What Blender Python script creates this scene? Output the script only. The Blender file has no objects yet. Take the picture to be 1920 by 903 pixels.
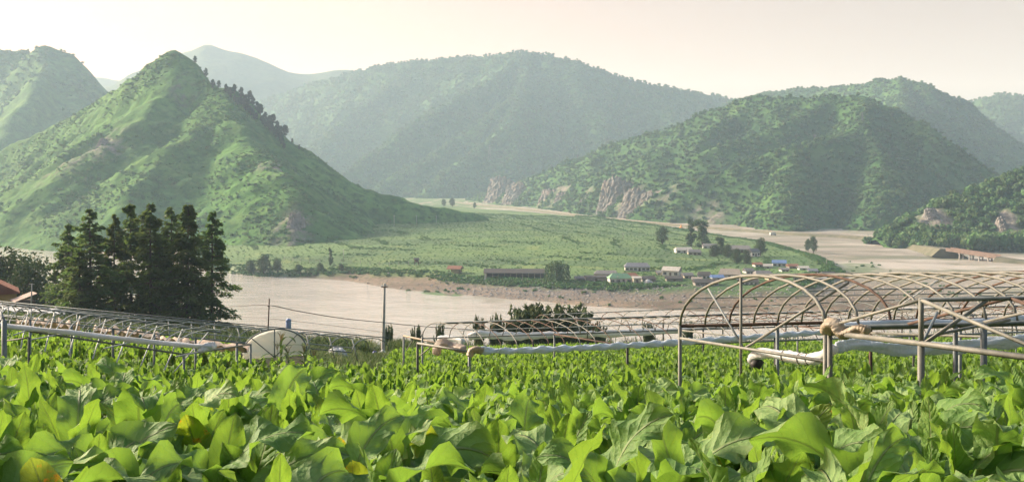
import bpy, math, random
import numpy as np
from mathutils import Vector, Matrix

# ------------------------------------------------------------------ camera, sky, sun, exposure
SC = bpy.context.scene
F, CX, HY = 1867.0, 960.0, 330.0          # focal length and horizon in photograph pixels (1920 wide)
cam_data = bpy.data.cameras.new("camera")
cam = bpy.data.objects.new("camera", cam_data)
SC.collection.objects.link(cam)
cam.location = (0, 0, 0)
cam.rotation_euler = (math.radians(90), 0, 0)
cam_data.sensor_width = 36.0
cam_data.lens = 36.0 * F / 1920.0
cam_data.shift_y = -(451.5 - HY) / 1920.0
cam_data.clip_start = 0.1
cam_data.clip_end = 30000
SC.camera = cam

SUN_AZ, SUN_EL = -63.0, 24.0
world = bpy.data.worlds.new("World")
SC.world = world
world.use_nodes = True
wn, wl = world.node_tree.nodes, world.node_tree.links
bg = wn["Background"]
sky = wn.new("ShaderNodeTexSky")
sky.sky_type = 'NISHITA'
sky.sun_disc = False
sky.sun_elevation = math.radians(SUN_EL)
sky.sun_rotation = math.radians(SUN_AZ)
sky.altitude = 200
sky.air_density = 1.6
sky.dust_density = 6.0
sky.ozone_density = 1.5
warm = wn.new("ShaderNodeMix"); warm.data_type = 'RGBA'; warm.blend_type = 'MULTIPLY'   # evening air: the whole sky a little warmer
warm.inputs[0].default_value = 1.0
tcw = wn.new("ShaderNodeTexCoord"); sxw = wn.new("ShaderNodeSeparateXYZ"); rpw = wn.new("ShaderNodeMapRange"); rpw.interpolation_type = 'SMOOTHSTEP'
rpw.inputs["From Min"].default_value = 0.18; rpw.inputs["From Max"].default_value = 0.75
tint = wn.new("ShaderNodeMix"); tint.data_type = 'RGBA'
tint.inputs[6].default_value = (1.0, 0.61, 0.515, 1)     # peach along the horizon all round
tint.inputs[7].default_value = (0.96, 1.0, 1.06, 1)      # clear overhead
wl.new(tcw.outputs["Generated"], sxw.inputs[0]); wl.new(sxw.outputs[2], rpw.inputs[0]); wl.new(rpw.outputs[0], tint.inputs[0]); wl.new(tint.outputs[2], warm.inputs[7])
wl.new(sky.outputs[0], warm.inputs[6]); wl.new(warm.outputs[2], bg.inputs[0])
bg.inputs[1].default_value = 0.069

sun_data = bpy.data.lights.new("sun", 'SUN')
sun_data.energy = 3.7
sun_data.angle = math.radians(12.0)
sun_data.color = (1.0, 0.935, 0.79)
sun = bpy.data.objects.new("sun", sun_data)
SC.collection.objects.link(sun)
sdir = Vector((math.sin(math.radians(SUN_AZ)) * math.cos(math.radians(SUN_EL)),
               math.cos(math.radians(SUN_AZ)) * math.cos(math.radians(SUN_EL)),
               math.sin(math.radians(SUN_EL))))
sun.rotation_euler = sdir.to_track_quat('Z', 'Y').to_euler()
sun.location = (-60, 20, 40)

SC.view_settings.view_transform = 'Standard'
SC.view_settings.look = 'None'
SC.view_settings.exposure = 1.58
SC.view_settings.gamma = 1.0
SC.view_settings.use_curve_mapping = False
SC.render.engine = 'CYCLES'
SC.cycles.use_denoising = True
SC.cycles.max_bounces = 6
SC.cycles.diffuse_bounces = 3
SC.cycles.glossy_bounces = 2
SC.cycles.transmission_bounces = 4
SC.cycles.volume_bounces = 1
SC.cycles.transparent_max_bounces = 6
SC.cycles.caustics_reflective = False
SC.cycles.caustics_refractive = False

# ------------------------------------------------------------------ helpers
R = random.Random(7)
COL = SC.collection
WATER = -52.0
HAZE_DENSITY = 0.000185
HAZE_COLOR = (0.54, 0.765, 1.0, 1)

def P(px, py, d):
    return Vector(((px - CX) / F * d, d, (HY - py) / F * d))

def on_level(px, py, z):
    d = -z * F / (py - HY)
    return ((px - CX) / F * d, d)

def tag(o, label=None, cat=None, group=None, kind=None):
    if label: o["label"] = label
    if cat: o["category"] = cat
    if group: o["group"] = group
    if kind: o["kind"] = kind
    return o

def link(o, parent=None):
    COL.objects.link(o)
    if parent is not None: o.parent = parent
    return o

def empty(name, loc=(0, 0, 0), rz=0.0, label=None, cat=None, group=None):
    o = bpy.data.objects.new(name, None)
    o.location = loc
    o.rotation_euler = (0, 0, rz)
    o.empty_display_size = 0.2
    COL.objects.link(o)
    return tag(o, label, cat, group)

def mesh_data(name, verts, faces, mat=None, smooth=False):
    me = bpy.data.meshes.new(name)
    if isinstance(verts, np.ndarray): verts = verts.tolist()
    if isinstance(faces, np.ndarray): faces = faces.tolist()
    me.from_pydata(verts, [], faces)
    if mat is not None: me.materials.append(mat)
    if smooth: me.polygons.foreach_set("use_smooth", [True] * len(me.polygons))
    me.update()
    return me

def obj(name, me, parent=None, loc=None):
    o = bpy.data.objects.new(name, me)
    if loc is not None: o.location = loc
    return link(o, parent)

def grid_mesh(name, Xs, Ys, Z, mat, attrs=None):
    """Z[iy, ix] on a tensor grid."""
    ny, nx = Z.shape
    XX, YY = np.meshgrid(Xs, Ys)
    co = np.stack([XX, YY, Z], -1).reshape(-1, 3).astype(np.float32)
    idx = np.arange(nx * ny).reshape(ny, nx)
    q = np.stack([idx[:-1, :-1], idx[:-1, 1:], idx[1:, 1:], idx[1:, :-1]], -1).reshape(-1, 4)
    me = bpy.data.meshes.new(name)
    me.vertices.add(len(co)); me.vertices.foreach_set("co", co.ravel())
    me.loops.add(q.size); me.loops.foreach_set("vertex_index", q.ravel().astype(np.int32))
    me.polygons.add(len(q))
    me.polygons.foreach_set("loop_start", np.arange(0, q.size, 4, dtype=np.int32))
    me.polygons.foreach_set("loop_total", np.full(len(q), 4, np.int32))
    me.polygons.foreach_set("use_smooth", np.ones(len(q), bool))
    me.update(calc_edges=True)
    me.materials.append(mat)
    for k, a in (attrs or {}).items():
        at = me.attributes.new(k, 'FLOAT', 'POINT')
        at.data.foreach_set("value", a.ravel().astype(np.float32))
    return me

# numpy gradient noise
_pr = np.random.RandomState(11)
_perm = np.concatenate([_pr.permutation(512)] * 3)
_ang = _pr.rand(512) * 2 * np.pi
_gx, _gy = np.cos(_ang), np.sin(_ang)
def perlin(x, y):
    x = np.asarray(x, float); y = np.asarray(y, float)
    xi = np.floor(x).astype(int); yi = np.floor(y).astype(int)
    xf, yf = x - xi, y - yi
    u = xf * xf * xf * (xf * (xf * 6 - 15) + 10); v = yf * yf * yf * (yf * (yf * 6 - 15) + 10)
    def g(ix, iy, dx, dy):
        h = _perm[(_perm[ix & 511] + iy) & 511]
        return _gx[h] * dx + _gy[h] * dy
    a = g(xi, yi, xf, yf); b = g(xi + 1, yi, xf - 1, yf)
    c = g(xi, yi + 1, xf, yf - 1); d = g(xi + 1, yi + 1, xf - 1, yf - 1)
    return (a + (b - a) * u) * (1 - v) + (c + (d - c) * u) * v * 1.0
def fbm(x, y, s, o=5, gain=0.5, ox=0.0, oy=0.0):
    r = np.zeros_like(np.asarray(x, float)); a = 1.0; f = 1.0 / s
    for i in range(o):
        r += a * perlin(x * f + ox + 17.3 * i, y * f + oy - 9.1 * i)
        a *= gain; f *= 2.03
    return r
def ridged(x, y, s, o=4, gain=0.5, ox=0.0, oy=0.0):
    r = np.zeros_like(np.asarray(x, float)); a = 1.0; f = 1.0 / s
    for i in range(o):
        r += a * (0.5 - np.abs(perlin(x * f + ox + 7.7 * i, y * f + oy + 3.1 * i)) * 1.6)
        a *= gain; f *= 2.07
    return r
def sstep(a, b, x):
    t = np.clip((np.asarray(x, float) - a) / (b - a), 0, 1)
    return t * t * (3 - 2 * t)
def softmax(a, b, k):
    m = np.maximum(a, b)
    return m + k * np.log(np.exp((a - m) / k) + np.exp((b - m) / k))
def poly_sd(x, y, poly):
    """signed distance to a polygon, positive inside"""
    x = np.asarray(x, float); y = np.asarray(y, float)
    dmin = np.full(x.shape, 1e18); inside = np.zeros(x.shape, bool)
    n = len(poly)
    for i in range(n):
        ax, ay = poly[i]; bx, by = poly[(i + 1) % n]
        ex, ey = bx - ax, by - ay
        t = np.clip(((x - ax) * ex + (y - ay) * ey) / (ex * ex + ey * ey + 1e-9), 0, 1)
        dmin = np.minimum(dmin, (x - ax - t * ex) ** 2 + (y - ay - t * ey) ** 2)
        c = ((ay > y) != (by > y)) & (x < (bx - ax) * (y - ay) / (by - ay + 1e-12) + ax)
        inside ^= c
    d = np.sqrt(dmin)
    return np.where(inside, d, -d)
def line_dist(x, y, pts):
    dmin = np.full(np.asarray(x, float).shape, 1e18)
    for (ax, ay), (bx, by) in zip(pts[:-1], pts[1:]):
        ex, ey = bx - ax, by - ay
        t = np.clip(((x - ax) * ex + (y - ay) * ey) / (ex * ex + ey * ey + 1e-9), 0, 1)
        dmin = np.minimum(dmin, (x - ax - t * ex) ** 2 + (y - ay - t * ey) ** 2)
    return np.sqrt(dmin)

# ------------------------------------------------------------------ materials
class NT:
    def __init__(self, name):
        self.m = bpy.data.materials.new(name); self.m.use_nodes = True
        self.n, self.l = self.m.node_tree.nodes, self.m.node_tree.links
        self.b = self.n["Principled BSDF"]; self.out = self.n["Material Output"]
    def add(self, t, **k):
        nd = self.n.new(t)
        for a, v in k.items(): setattr(nd, a, v)
        return nd
    def set(self, sock, v):
        if hasattr(v, "links") or isinstance(v, bpy.types.NodeSocket): self.l.new(v, sock)
        else: sock.default_value = v
    def noise(self, scale, detail=4, rough=0.55, vec=None, dim='3D'):
        nd = self.add("ShaderNodeTexNoise"); nd.noise_dimensions = dim
        nd.inputs["Scale"].default_value = scale; nd.inputs["Detail"].default_value = detail
        nd.inputs["Roughness"].default_value = rough
        if vec is not None: self.l.new(vec, nd.inputs["Vector"])
        return nd.outputs["Fac"]
    def ramp(self, fac, a, b):
        nd = self.add("ShaderNodeMapRange"); nd.clamp = True
        self.l.new(fac, nd.inputs["Value"]); nd.inputs["From Min"].default_value = a; nd.inputs["From Max"].default_value = b
        return nd.outputs["Result"]
    def mix(self, fac, a, b):
        nd = self.add("ShaderNodeMix", data_type='RGBA')
        self.set(nd.inputs[0], fac)
        for s, v in ((nd.inputs[6], a), (nd.inputs[7], b)):
            if isinstance(v, tuple): s.default_value = (v[0], v[1], v[2], 1)
            else: self.l.new(v, s)
        return nd.outputs[2]
    def math(self, op, a, b=None, c=None):
        nd = self.add("ShaderNodeMath", operation=op)
        self.set(nd.inputs[0], a)
        if b is not None: self.set(nd.inputs[1], b)
        if c is not None: self.set(nd.inputs[2], c)
        return nd.outputs[0]
    def attr(self, name):
        nd = self.add("ShaderNodeAttribute"); nd.attribute_name = name
        return nd.outputs["Fac"]
    def geo(self): return self.add("ShaderNodeNewGeometry").outputs["Position"]
    def objc(self): return self.add("ShaderNodeTexCoord").outputs["Object"]
    def rnd(self): return self.add("ShaderNodeObjectInfo").outputs["Random"]
    def bump(self, h, dist, strength=1.0):
        nd = self.add("ShaderNodeBump"); nd.inputs["Strength"].default_value = strength
        nd.inputs["Distance"].default_value = dist; self.l.new(h, nd.inputs["Height"])
        self.l.new(nd.outputs[0], self.b.inputs["Normal"])
    def color(self, c): self.set(self.b.inputs["Base Color"], c if not isinstance(c, tuple) else (c[0], c[1], c[2], 1))
    def rough(self, r): self.set(self.b.inputs["Roughness"], r)

def simple(name, c1, c2, scale=3.0, rough=0.6, metal=0.0, bump=0.0, bscale=None, rnd=0.0, spec=0.4, coord='obj'):
    t = NT(name)
    vec = t.objc() if coord == 'obj' else t.geo()
    f = t.ramp(t.noise(scale, 5, 0.6, vec), 0.35, 0.65)
    col = t.mix(f, c1, c2)
    if rnd:
        hsv = t.add("ShaderNodeHueSaturation")
        t.l.new(col, hsv.inputs["Color"])
        t.l.new(t.math('MULTIPLY_ADD', t.rnd(), 2 * rnd, 1 - rnd), hsv.inputs["Value"])
        col = hsv.outputs[0]
    t.color(col); t.rough(rough); t.b.inputs["Metallic"].default_value = metal
    t.b.inputs["Specular IOR Level"].default_value = spec
    if bump: t.bump(t.noise(bscale or scale * 4, 5, 0.6, vec), bump)
    return t.m

def foliage(name, dark, light, scale=0.6, transl=0.25, rnd=0.18, rough=0.6, tip=None):
    """leaf mass: colour varies by clump (noise), by tree (random), with light passing through the leaves"""
    t = NT(name)
    vec = t.objc()
    f = t.ramp(t.noise(scale, 3, 0.6, vec), 0.3, 0.7)
    col = t.mix(f, dark, light)
    hsv = t.add("ShaderNodeHueSaturation")
    t.l.new(col, hsv.inputs["Color"])
    r = t.rnd()
    t.l.new(t.math('MULTIPLY_ADD', r, 2 * rnd, 1 - rnd), hsv.inputs["Value"])
    t.l.new(t.math('MULTIPLY_ADD', r, 0.03, 0.485), hsv.inputs["Hue"])
    col = hsv.outputs[0]
    t.color(col); t.rough(rough); t.b.inputs["Specular IOR Level"].default_value = 0.25
    if transl:
        tr = t.add("ShaderNodeBsdfTranslucent"); t.l.new(col, tr.inputs[0])
        mx = t.add("ShaderNodeMixShader"); mx.inputs[0].default_value = transl
        t.l.new(t.b.outputs[0], mx.inputs[1]); t.l.new(tr.outputs[0], mx.inputs[2])
        t.l.new(mx.outputs[0], t.out.inputs[0])
    return t.m

# ------------------------------------------------------------------ scatter with geometry nodes (stuff only)
_proto_cols = {}
def proto_collection(name, objs):
    c = bpy.data.collections.new(name)
    for o in objs:
        c.objects.link(o)
    _proto_cols[name] = c
    return c
def scatter(name, pts, scale, index, rz, coll, label, cat, tilt=None):
    pts = np.asarray(pts, np.float32)
    me = bpy.data.meshes.new(name)
    me.vertices.add(len(pts)); me.vertices.foreach_set("co", pts.ravel())
    def at(k, typ, a):
        A = me.attributes.new(k, typ, 'POINT')
        A.data.foreach_set("vector" if typ == 'FLOAT_VECTOR' else "value", np.ascontiguousarray(a).ravel())
    sc = np.asarray(scale, np.float32)
    if sc.ndim == 1: sc = np.repeat(sc[:, None], 3, 1)
    at("size", 'FLOAT_VECTOR', sc); at("pick", 'INT', np.asarray(index, np.int32))
    rot = np.zeros((len(pts), 3), np.float32); rot[:, 2] = rz
    if tilt is not None: rot[:, :2] = tilt
    at("turn", 'FLOAT_VECTOR', rot)
    o = obj(name, me)
    ng = bpy.data.node_groups.new(name + "_nodes", 'GeometryNodeTree')
    ng.interface.new_socket("Geometry", in_out='INPUT', socket_type='NodeSocketGeometry')
    ng.interface.new_socket("Geometry", in_out='OUTPUT', socket_type='NodeSocketGeometry')
    N, L = ng.nodes, ng.links
    gi, go = N.new("NodeGroupInput"), N.new("NodeGroupOutput")
    ci = N.new("GeometryNodeCollectionInfo"); ci.inputs["Collection"].default_value = coll
    ci.inputs["Separate Children"].default_value = True; ci.inputs["Reset Children"].default_value = True
    ip = N.new("GeometryNodeInstanceOnPoints"); ip.inputs["Pick Instance"].default_value = True
    def na(k, typ):
        a = N.new("GeometryNodeInputNamedAttribute"); a.data_type = typ; a.inputs["Name"].default_value = k
        return a.outputs["Attribute"]
    L.new(gi.outputs[0], ip.inputs["Points"]); L.new(ci.outputs[0], ip.inputs["Instance"])
    L.new(na("pick", 'INT'), ip.inputs["Instance Index"])
    L.new(na("turn", 'FLOAT_VECTOR'), ip.inputs["Rotation"])
    L.new(na("size", 'FLOAT_VECTOR'), ip.inputs["Scale"])
    L.new(ip.outputs[0], go.inputs[0])
    md = o.modifiers.new("scatter", 'NODES'); md.node_group = ng
    tag(o, label, cat, kind="stuff")
    return o
# ------------------------------------------------------------------ ground heights
def near_ground(X, Y):
    X = np.asarray(X, float); Y = np.asarray(Y, float)
    uu = X / np.maximum(Y, 1.0)
    side = sstep(0.04, 0.28, uu)
    edge = 9.6 + 7.0 * side + 1.4 * sstep(-0.05, -0.25, uu) + 0.5 * perlin(X / 3.0, X * 0 + 0.5)
    h = 1.68 + (0.40 + 0.25 * side) * sstep(-1.2, 1.8, Y - edge)
    pl = -h - 0.1715 * Y - 0.079 * X
    pr = -h - 0.157 * Y + 0.0246 * X
    z = softmax(pl, pr, 0.22) - 0.1
    z = z + 0.05 * fbm(X, Y, 5.0, 3) + 0.25 * fbm(X, Y, 40.0, 2) * sstep(10, 40, Y)
    u = -X / np.maximum(Y, 1.0)
    ye = 97.0 + 58.0 * sstep(0.12, 0.3, u)
    e = np.maximum(Y - ye, 0)
    return z - 0.26 * e * sstep(0, 25, e)

FAR_PX = [(-900, 425), (-300, 440), (0, 455), (200, 478), (330, 497), (460, 511), (560, 519), (640, 527), (750, 545), (860, 555), (966, 564), (1094, 576),
          (1250, 585), (1450, 588), (1600, 584), (1750, 577), (1920, 571), (2300, 560), (3000, 545)]
_fs = np.array([on_level(a, b, WATER) for a, b in FAR_PX])
def far_shore(X): return np.interp(X, _fs[:, 0], _fs[:, 1]) + 5.0 * perlin(np.asarray(X, float) / 16.0, np.asarray(X, float) * 0 + 3.3) + 2.5 * perlin(np.asarray(X, float) / 4.0, np.asarray(X, float) * 0 + 7.3)

TONGUE_PX = [(380, 487), (470, 498), (560, 500), (660, 502), (760, 508), (850, 518), (950, 524), (1040, 529), (1200, 536), (1400, 543), (1500, 540), (1556, 524), (1582, 503), (1545, 482),
             (1480, 463), (1400, 447), (1330, 438), (1240, 424), (1130, 409), (1000, 398), (900, 391), (860, 387), (700, 379), (300, 379)]
TONGUE = [on_level(a, b, -46.5) for a, b in TONGUE_PX]
SPIT_PX = [(700, 538), (760, 541), (860, 548), (880, 553), (800, 551), (740, 546)]        # grassy strip at the water's edge
SPIT = [on_level(a, b, -51.0) for a, b in SPIT_PX]
LEFTG_PX = [(-400, 424), (0, 433), (110, 444), (130, 462), (60, 458), (0, 451), (-400, 436)]
LEFTG = [on_level(a, b, -50.5) for a, b in LEFTG_PX]
GREEN2_PX = [(1570, 492), (1640, 496), (1660, 508), (1620, 522), (1585, 520)]
GREEN2 = [on_level(a, b, -49.5) for a, b in GREEN2_PX]

def far_ground(X, Y):
    X = np.asarray(X, float); Y = np.asarray(Y, float)
    t = Y - far_shore(X)
    z = -55.0 + 4.3 * sstep(-28, 24, t) + 1.6 * sstep(20, 90, t)
    sd = poly_sd(X, Y, TONGUE)
    sd = sd + 4.0 * fbm(X, Y, 30.0, 3)
    z = z + 3.3 * sstep(-8, 9, sd) + 2.2 * sstep(30, 160, sd)
    for k in range(5):                                   # terraces of the fields
        z = z + 0.55 * sstep(-2.0, 2.0, sd - (34 + 27 * k) - 9 * fbm(X, Y, 90.0, 2, ox=k * 3.1))
    sp = poly_sd(X, Y, SPIT); z = z + 0.9 * sstep(-3, 4, sp)
    z = z + 0.35 * fbm(X, Y, 14.0, 4) * sstep(-5, 15, t) + 0.9 * fbm(X, Y, 120.0, 3) * sstep(10, 80, t)
    z = z + sstep(1500, 6000, Y) * 30
    return z

def ground_z(X, Y): return np.maximum(near_ground(X, Y), far_ground(X, Y))
def gz(x, y): return float(ground_z(np.array([x]), np.array([y]))[0])

# ------------------------------------------------------------------ ground material
g = NT("valley_ground")
pos = g.geo()
mp = g.add("ShaderNodeMapping"); g.l.new(pos, mp.inputs[0]); mp.inputs["Scale"].default_value = (0.45, 1.0, 1.0); mp.inputs["Rotation"].default_value = (0, 0, math.radians(-14))
streak = g.noise(0.045, 8, 0.66, mp.outputs[0])
fine = g.noise(0.5, 6, 0.7, pos)
vfine = g.noise(4.0, 4, 0.7, pos)
sandc = g.mix(g.ramp(streak, 0.3, 0.7), (0.185, 0.17, 0.135), (0.30, 0.28, 0.235))
sandc = g.mix(g.ramp(fine, 0.54, 0.76), sandc, (0.175, 0.155, 0.115))
sandc = g.mix(g.math('MULTIPLY', g.ramp(g.noise(0.016, 5, 0.6, mp.outputs[0]), 0.50, 0.60), 0.85), sandc, (0.42, 0.40, 0.36))
sandc = g.mix(g.math('MULTIPLY', g.ramp(g.noise(0.022, 5, 0.65, mp.outputs[0]), 0.53, 0.62), 0.85), sandc, (0.13, 0.145, 0.09))
scrub = g.ramp(g.noise(0.035, 5, 0.6, pos), 0.55, 0.68)
sandc = g.mix(g.math('MULTIPLY', scrub, 0.55), sandc, (0.12, 0.14, 0.06))
mudc = g.mix(g.ramp(streak, 0.40, 0.62), (0.105, 0.078, 0.055), (0.25, 0.19, 0.135))
mudc = g.mix(g.ramp(fine, 0.50, 0.62), mudc, (0.085, 0.09, 0.045))
rub = g.mix(g.ramp(vfine, 0.42, 0.6), (0.07, 0.068, 0.066), (0.25, 0.24, 0.225))
col = g.mix(g.attr("mud"), sandc, mudc)
col = g.mix(g.math('MULTIPLY', g.attr("rubble"), g.ramp(fine, 0.38, 0.55)), col, rub)
wave = g.add("ShaderNodeTexWave"); wave.bands_direction = 'DIAGONAL'
wave.inputs["Scale"].default_value = 0.16; wave.inputs["Distortion"].default_value = 5.0; wave.inputs["Detail"].default_value = 3; wave.inputs["Detail Scale"].default_value = 0.6
g.l.new(pos, wave.inputs["Vector"])
plots = g.noise(0.018, 3, 0.5, mp.outputs[0])
gre = g.mix(g.ramp(plots, 0.38, 0.62), (0.048, 0.125, 0.026), (0.105, 0.215, 0.05))
vor = g.add("ShaderNodeTexVoronoi"); mv = g.add("ShaderNodeMapping"); g.l.new(pos, mv.inputs[0]); mv.inputs["Scale"].default_value = (0.016, 0.034, 0.0); mv.inputs["Rotation"].default_value = (0, 0, math.radians(-12))
g.l.new(mv.outputs[0], vor.inputs["Vector"]); vor.inputs["Scale"].default_value = 1.0; vor.inputs["Randomness"].default_value = 0.8
vs_ = g.add("ShaderNodeSeparateColor"); g.l.new(vor.outputs["Color"], vs_.inputs[0])
gre = g.mix(g.math('MULTIPLY', g.ramp(vs_.outputs[0], 0.45, 0.55), 0.55), gre, (0.135, 0.235, 0.055))      # plots sown with different crops
gre = g.mix(g.math('MULTIPLY', g.ramp(vs_.outputs[1], 0.62, 0.68), 0.6), gre, (0.038, 0.105, 0.026))
gre = g.mix(g.math('MULTIPLY', wave.outputs["Fac"], 0.45), gre, (0.04, 0.085, 0.02))
gre = g.mix(g.math('MULTIPLY', g.ramp(fine, 0.45, 0.7), 0.6), gre, (0.035, 0.075, 0.02))
gre = g.mix(g.math('MULTIPLY', g.ramp(g.noise(0.05, 4, 0.6, pos), 0.60, 0.66), 0.75), gre, (0.15, 0.21, 0.05))
col = g.mix(g.attr("green"), col, gre)
soil = g.mix(g.ramp(vfine, 0.35, 0.65), (0.06, 0.043, 0.028), (0.14, 0.10, 0.065))
soil = g.mix(g.math('MULTIPLY', g.ramp(fine, 0.48, 0.6), 0.8), soil, (0.06, 0.085, 0.025))
col = g.mix(g.attr("soil"), col, soil)
pathc = g.mix(g.ramp(vfine, 0.35, 0.65), (0.21, 0.185, 0.155), (0.33, 0.295, 0.25))
col = g.mix(g.attr("path"), col, pathc)
g.color(col)
g.rough(g.math('MULTIPLY_ADD', g.attr("wet"), -0.45, 0.95))
g.bump(g.math('ADD', g.math('MULTIPLY', fine, 0.7), g.math('MULTIPLY', vfine, 0.18)), 1.2, 0.7)

PATH = [(-11.6, 54.0), (-10.9, 62.0), (-10.9, 70.0), (-11.5, 80.0), (-12.3, 92.0), (-13.5, 104.0)]
def axis(vals): return np.unique(np.concatenate(vals))
gx = axis([np.sinh(np.linspace(-7.2, 7.2, 331)) / np.sinh(7.2) * 7000.0, np.arange(-320, 320.1, 4.0), np.arange(-24, 24.1, 0.8)])
gy = axis([np.arange(-40, 4, 2.0), np.arange(4, 26, 0.5), np.arange(26, 110, 2.0), np.arange(110, 360, 8.0), np.arange(360, 640, 2.5), np.geomspace(640, 1500, 130), np.geomspace(1500, 7600, 60)])
GX, GY = np.meshgrid(gx, gy)
GZ = ground_z(GX, GY)
nz = near_ground(GX, GY)
isnear = (nz > far_ground(GX, GY)).astype(float)
t_sh = GY - far_shore(GX)
tsd = poly_sd(GX, GY, TONGUE) + 4.0 * fbm(GX, GY, 30.0, 3)
rubc = on_level(1230, 542, -50)
att = {
    "green": np.clip(sstep(-4, 3, tsd) + sstep(-3, 2, poly_sd(GX, GY, SPIT)) + sstep(-6, 6, poly_sd(GX, GY, LEFTG)) + 0.7 * sstep(-5, 6, poly_sd(GX, GY, GREEN2) + 4 * fbm(GX, GY, 12, 3))
                     + sstep(1400, 1700, GY), 0, 1) * (1 - isnear) * (1 - 0.9 * sstep(0.12, 0.3, fbm(GX, GY, 16.0, 4)) * sstep(12, -2, tsd)),
    "mud": np.clip(sstep(75, 45, t_sh), 0, 1) * (1 - isnear) * sstep(240, 130, GX),
    "rubble": sstep(90, 30, np.hypot((GX - rubc[0]) * 0.75, (GY - rubc[1]) * 2.2)) * (1 - isnear),
    "wet": np.clip(sstep(12, -1, t_sh), 0, 1) * (1 - isnear),
    "soil": isnear,
    "path": sstep(1.25, 0.8, line_dist(GX, GY, PATH) + 0.25 * fbm(GX, GY, 1.5, 3)) * isnear,
}
ground = obj("ground", grid_mesh("ground", gx, gy, GZ, g.m, att))
tag(ground, "valley floor, river banks and the sloping field ground", "ground", kind="structure")

# ------------------------------------------------------------------ river
w = NT("river_water")
pos = w.geo()
mw = w.add("ShaderNodeMapping"); w.l.new(pos, mw.inputs[0]); mw.inputs["Scale"].default_value = (0.7, 1.0, 1.0)
n1 = w.noise(0.16, 6, 0.7, mw.outputs[0]); n2 = w.noise(0.06, 3, 0.5, mw.outputs[0])
w.color(w.mix(w.ramp(n2, 0.35, 0.65), (0.47, 0.445, 0.385), (0.55, 0.525, 0.465)))
w.rough(0.05); w.b.inputs["Specular IOR Level"].default_value = 0.5
w.b.inputs["IOR"].default_value = 1.75
w.bump(w.math('MULTIPLY', n1, w.ramp(w.noise(0.012, 3, 0.5, pos), 0.25, 0.65)), 1.3, 1.0)
wx = np.concatenate([np.arange(-1500, -400, 100.0), np.arange(-400, 401, 40.0), np.arange(500, 1501, 100.0)])
wy = np.arange(140, 1101, 40.0)
river = obj("river", grid_mesh("river", wx, wy, np.full((len(wy), len(wx)), WATER), w.m))
tag(river, "wide muddy river shining under the pale sky", "river", kind="structure")

# ------------------------------------------------------------------ mountains
def seg_height(X, Y, ridges, k, soft):
    H = None; D = None
    for rg in ridges:
        kk = k
        if isinstance(rg[0], (int, float)): kk, rg = rg[0], rg[1]
        pts = [P(*p) for p in rg]
        for a, b in zip(pts[:-1], pts[1:]):
            ex, ey = b.x - a.x, b.y - a.y
            t = np.clip(((X - a.x) * ex + (Y - a.y) * ey) / (ex * ex + ey * ey), 0, 1)
            dist = np.hypot(X - a.x - t * ex, Y - a.y - t * ey)
            h = a.z + t * (b.z - a.z) - kk * (np.sqrt(dist * dist + soft * soft) - soft)
            H = h if H is None else softmax(H, h, soft * 0.35)
            D = dist if D is None else np.minimum(D, dist)
    return H, D

MTN = {}
def mountain(name, label, bounds, step, ridges, k, soft, amp, scale, mat, seed=0.0, rockf=None, post=None, floor=-58.0, lit_meadow=None):
    x0, x1, y0, y1 = bounds
    xs = np.arange(x0, x1 + 0.1, step); ys = np.arange(y0, y1 + 0.1, step)
    def hf(X, Y):
        X = np.asarray(X, float); Y = np.asarray(Y, float)
        wx_ = X + scale * 0.09 * fbm(X, Y, scale * 0.5, 3, ox=seed + 31); wy_ = Y + scale * 0.09 * fbm(X, Y, scale * 0.5, 3, ox=seed + 57)
        H, D = seg_height(wx_, wy_, ridges, k, soft)
        el = np.clip((H + 52) / 60.0, 0, 1)
        H = H + amp * (ridged(X, Y, scale, 5, 0.5, ox=seed, oy=seed) - 0.62) * el * (0.22 + 0.9 * sstep(0, scale * 0.7, D))
        if post is not None: H = post(X, Y, H)
        return np.maximum(H, floor)
    X, Y = np.meshgrid(xs, ys)
    Z = hf(X, Y)
    me = grid_mesh(name, xs, ys, Z, mat, {"rock": rockf(X, Y, Z) if rockf is not None else np.zeros_like(Z), "lit_meadow": lit_meadow(X, Y, Z) if lit_meadow is not None else np.zeros_like(Z)})
    o = obj(name, me)
    tag(o, label, "mountain" if "mountain" in name else "hill", kind="structure")
    MTN[name] = (hf, bounds, o)
    return o

def slope_mat(name, dark, light, warm, sc, bump=2.0):
    t = NT(name)
    pos = t.geo()
    a = t.noise(sc, 6, 0.62, pos); b = t.noise(sc * 7, 5, 0.65, pos)
    c = t.mix(t.ramp(a, 0.36, 0.62), dark, light)
    c = t.mix(t.ramp(b, 0.42, 0.66), c, tuple(x * 0.72 for x in dark))
    c = t.mix(t.math('MULTIPLY', t.ramp(t.noise(sc * 2.3, 4, 0.6, pos), 0.55, 0.66), 0.6), c, warm)
    mpp = t.add("ShaderNodeMapping"); t.l.new(pos, mpp.inputs[0]); mpp.inputs["Scale"].default_value = (1, 1, 0.3)
    rk = t.mix(t.ramp(t.noise(0.28, 7, 0.7, mpp.outputs[0]), 0.38, 0.62), (0.11, 0.102, 0.092), (0.28, 0.25, 0.22))
    c = t.mix(t.math('MULTIPLY', t.attr("rock"), t.ramp(b, 0.30, 0.5)), c, rk)
    c = t.mix(t.math('MULTIPLY', t.attr("lit_meadow"), t.ramp(b, 0.62, 0.4)), c, (0.095, 0.22, 0.045))  # lush field green, made brighter so the shaded flank looks lit
    t.color(c); t.rough(0.95); t.b.inputs["Specular IOR Level"].default_value = 0.1
    t.bump(b, bump, 0.8)
    return t.m

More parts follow.
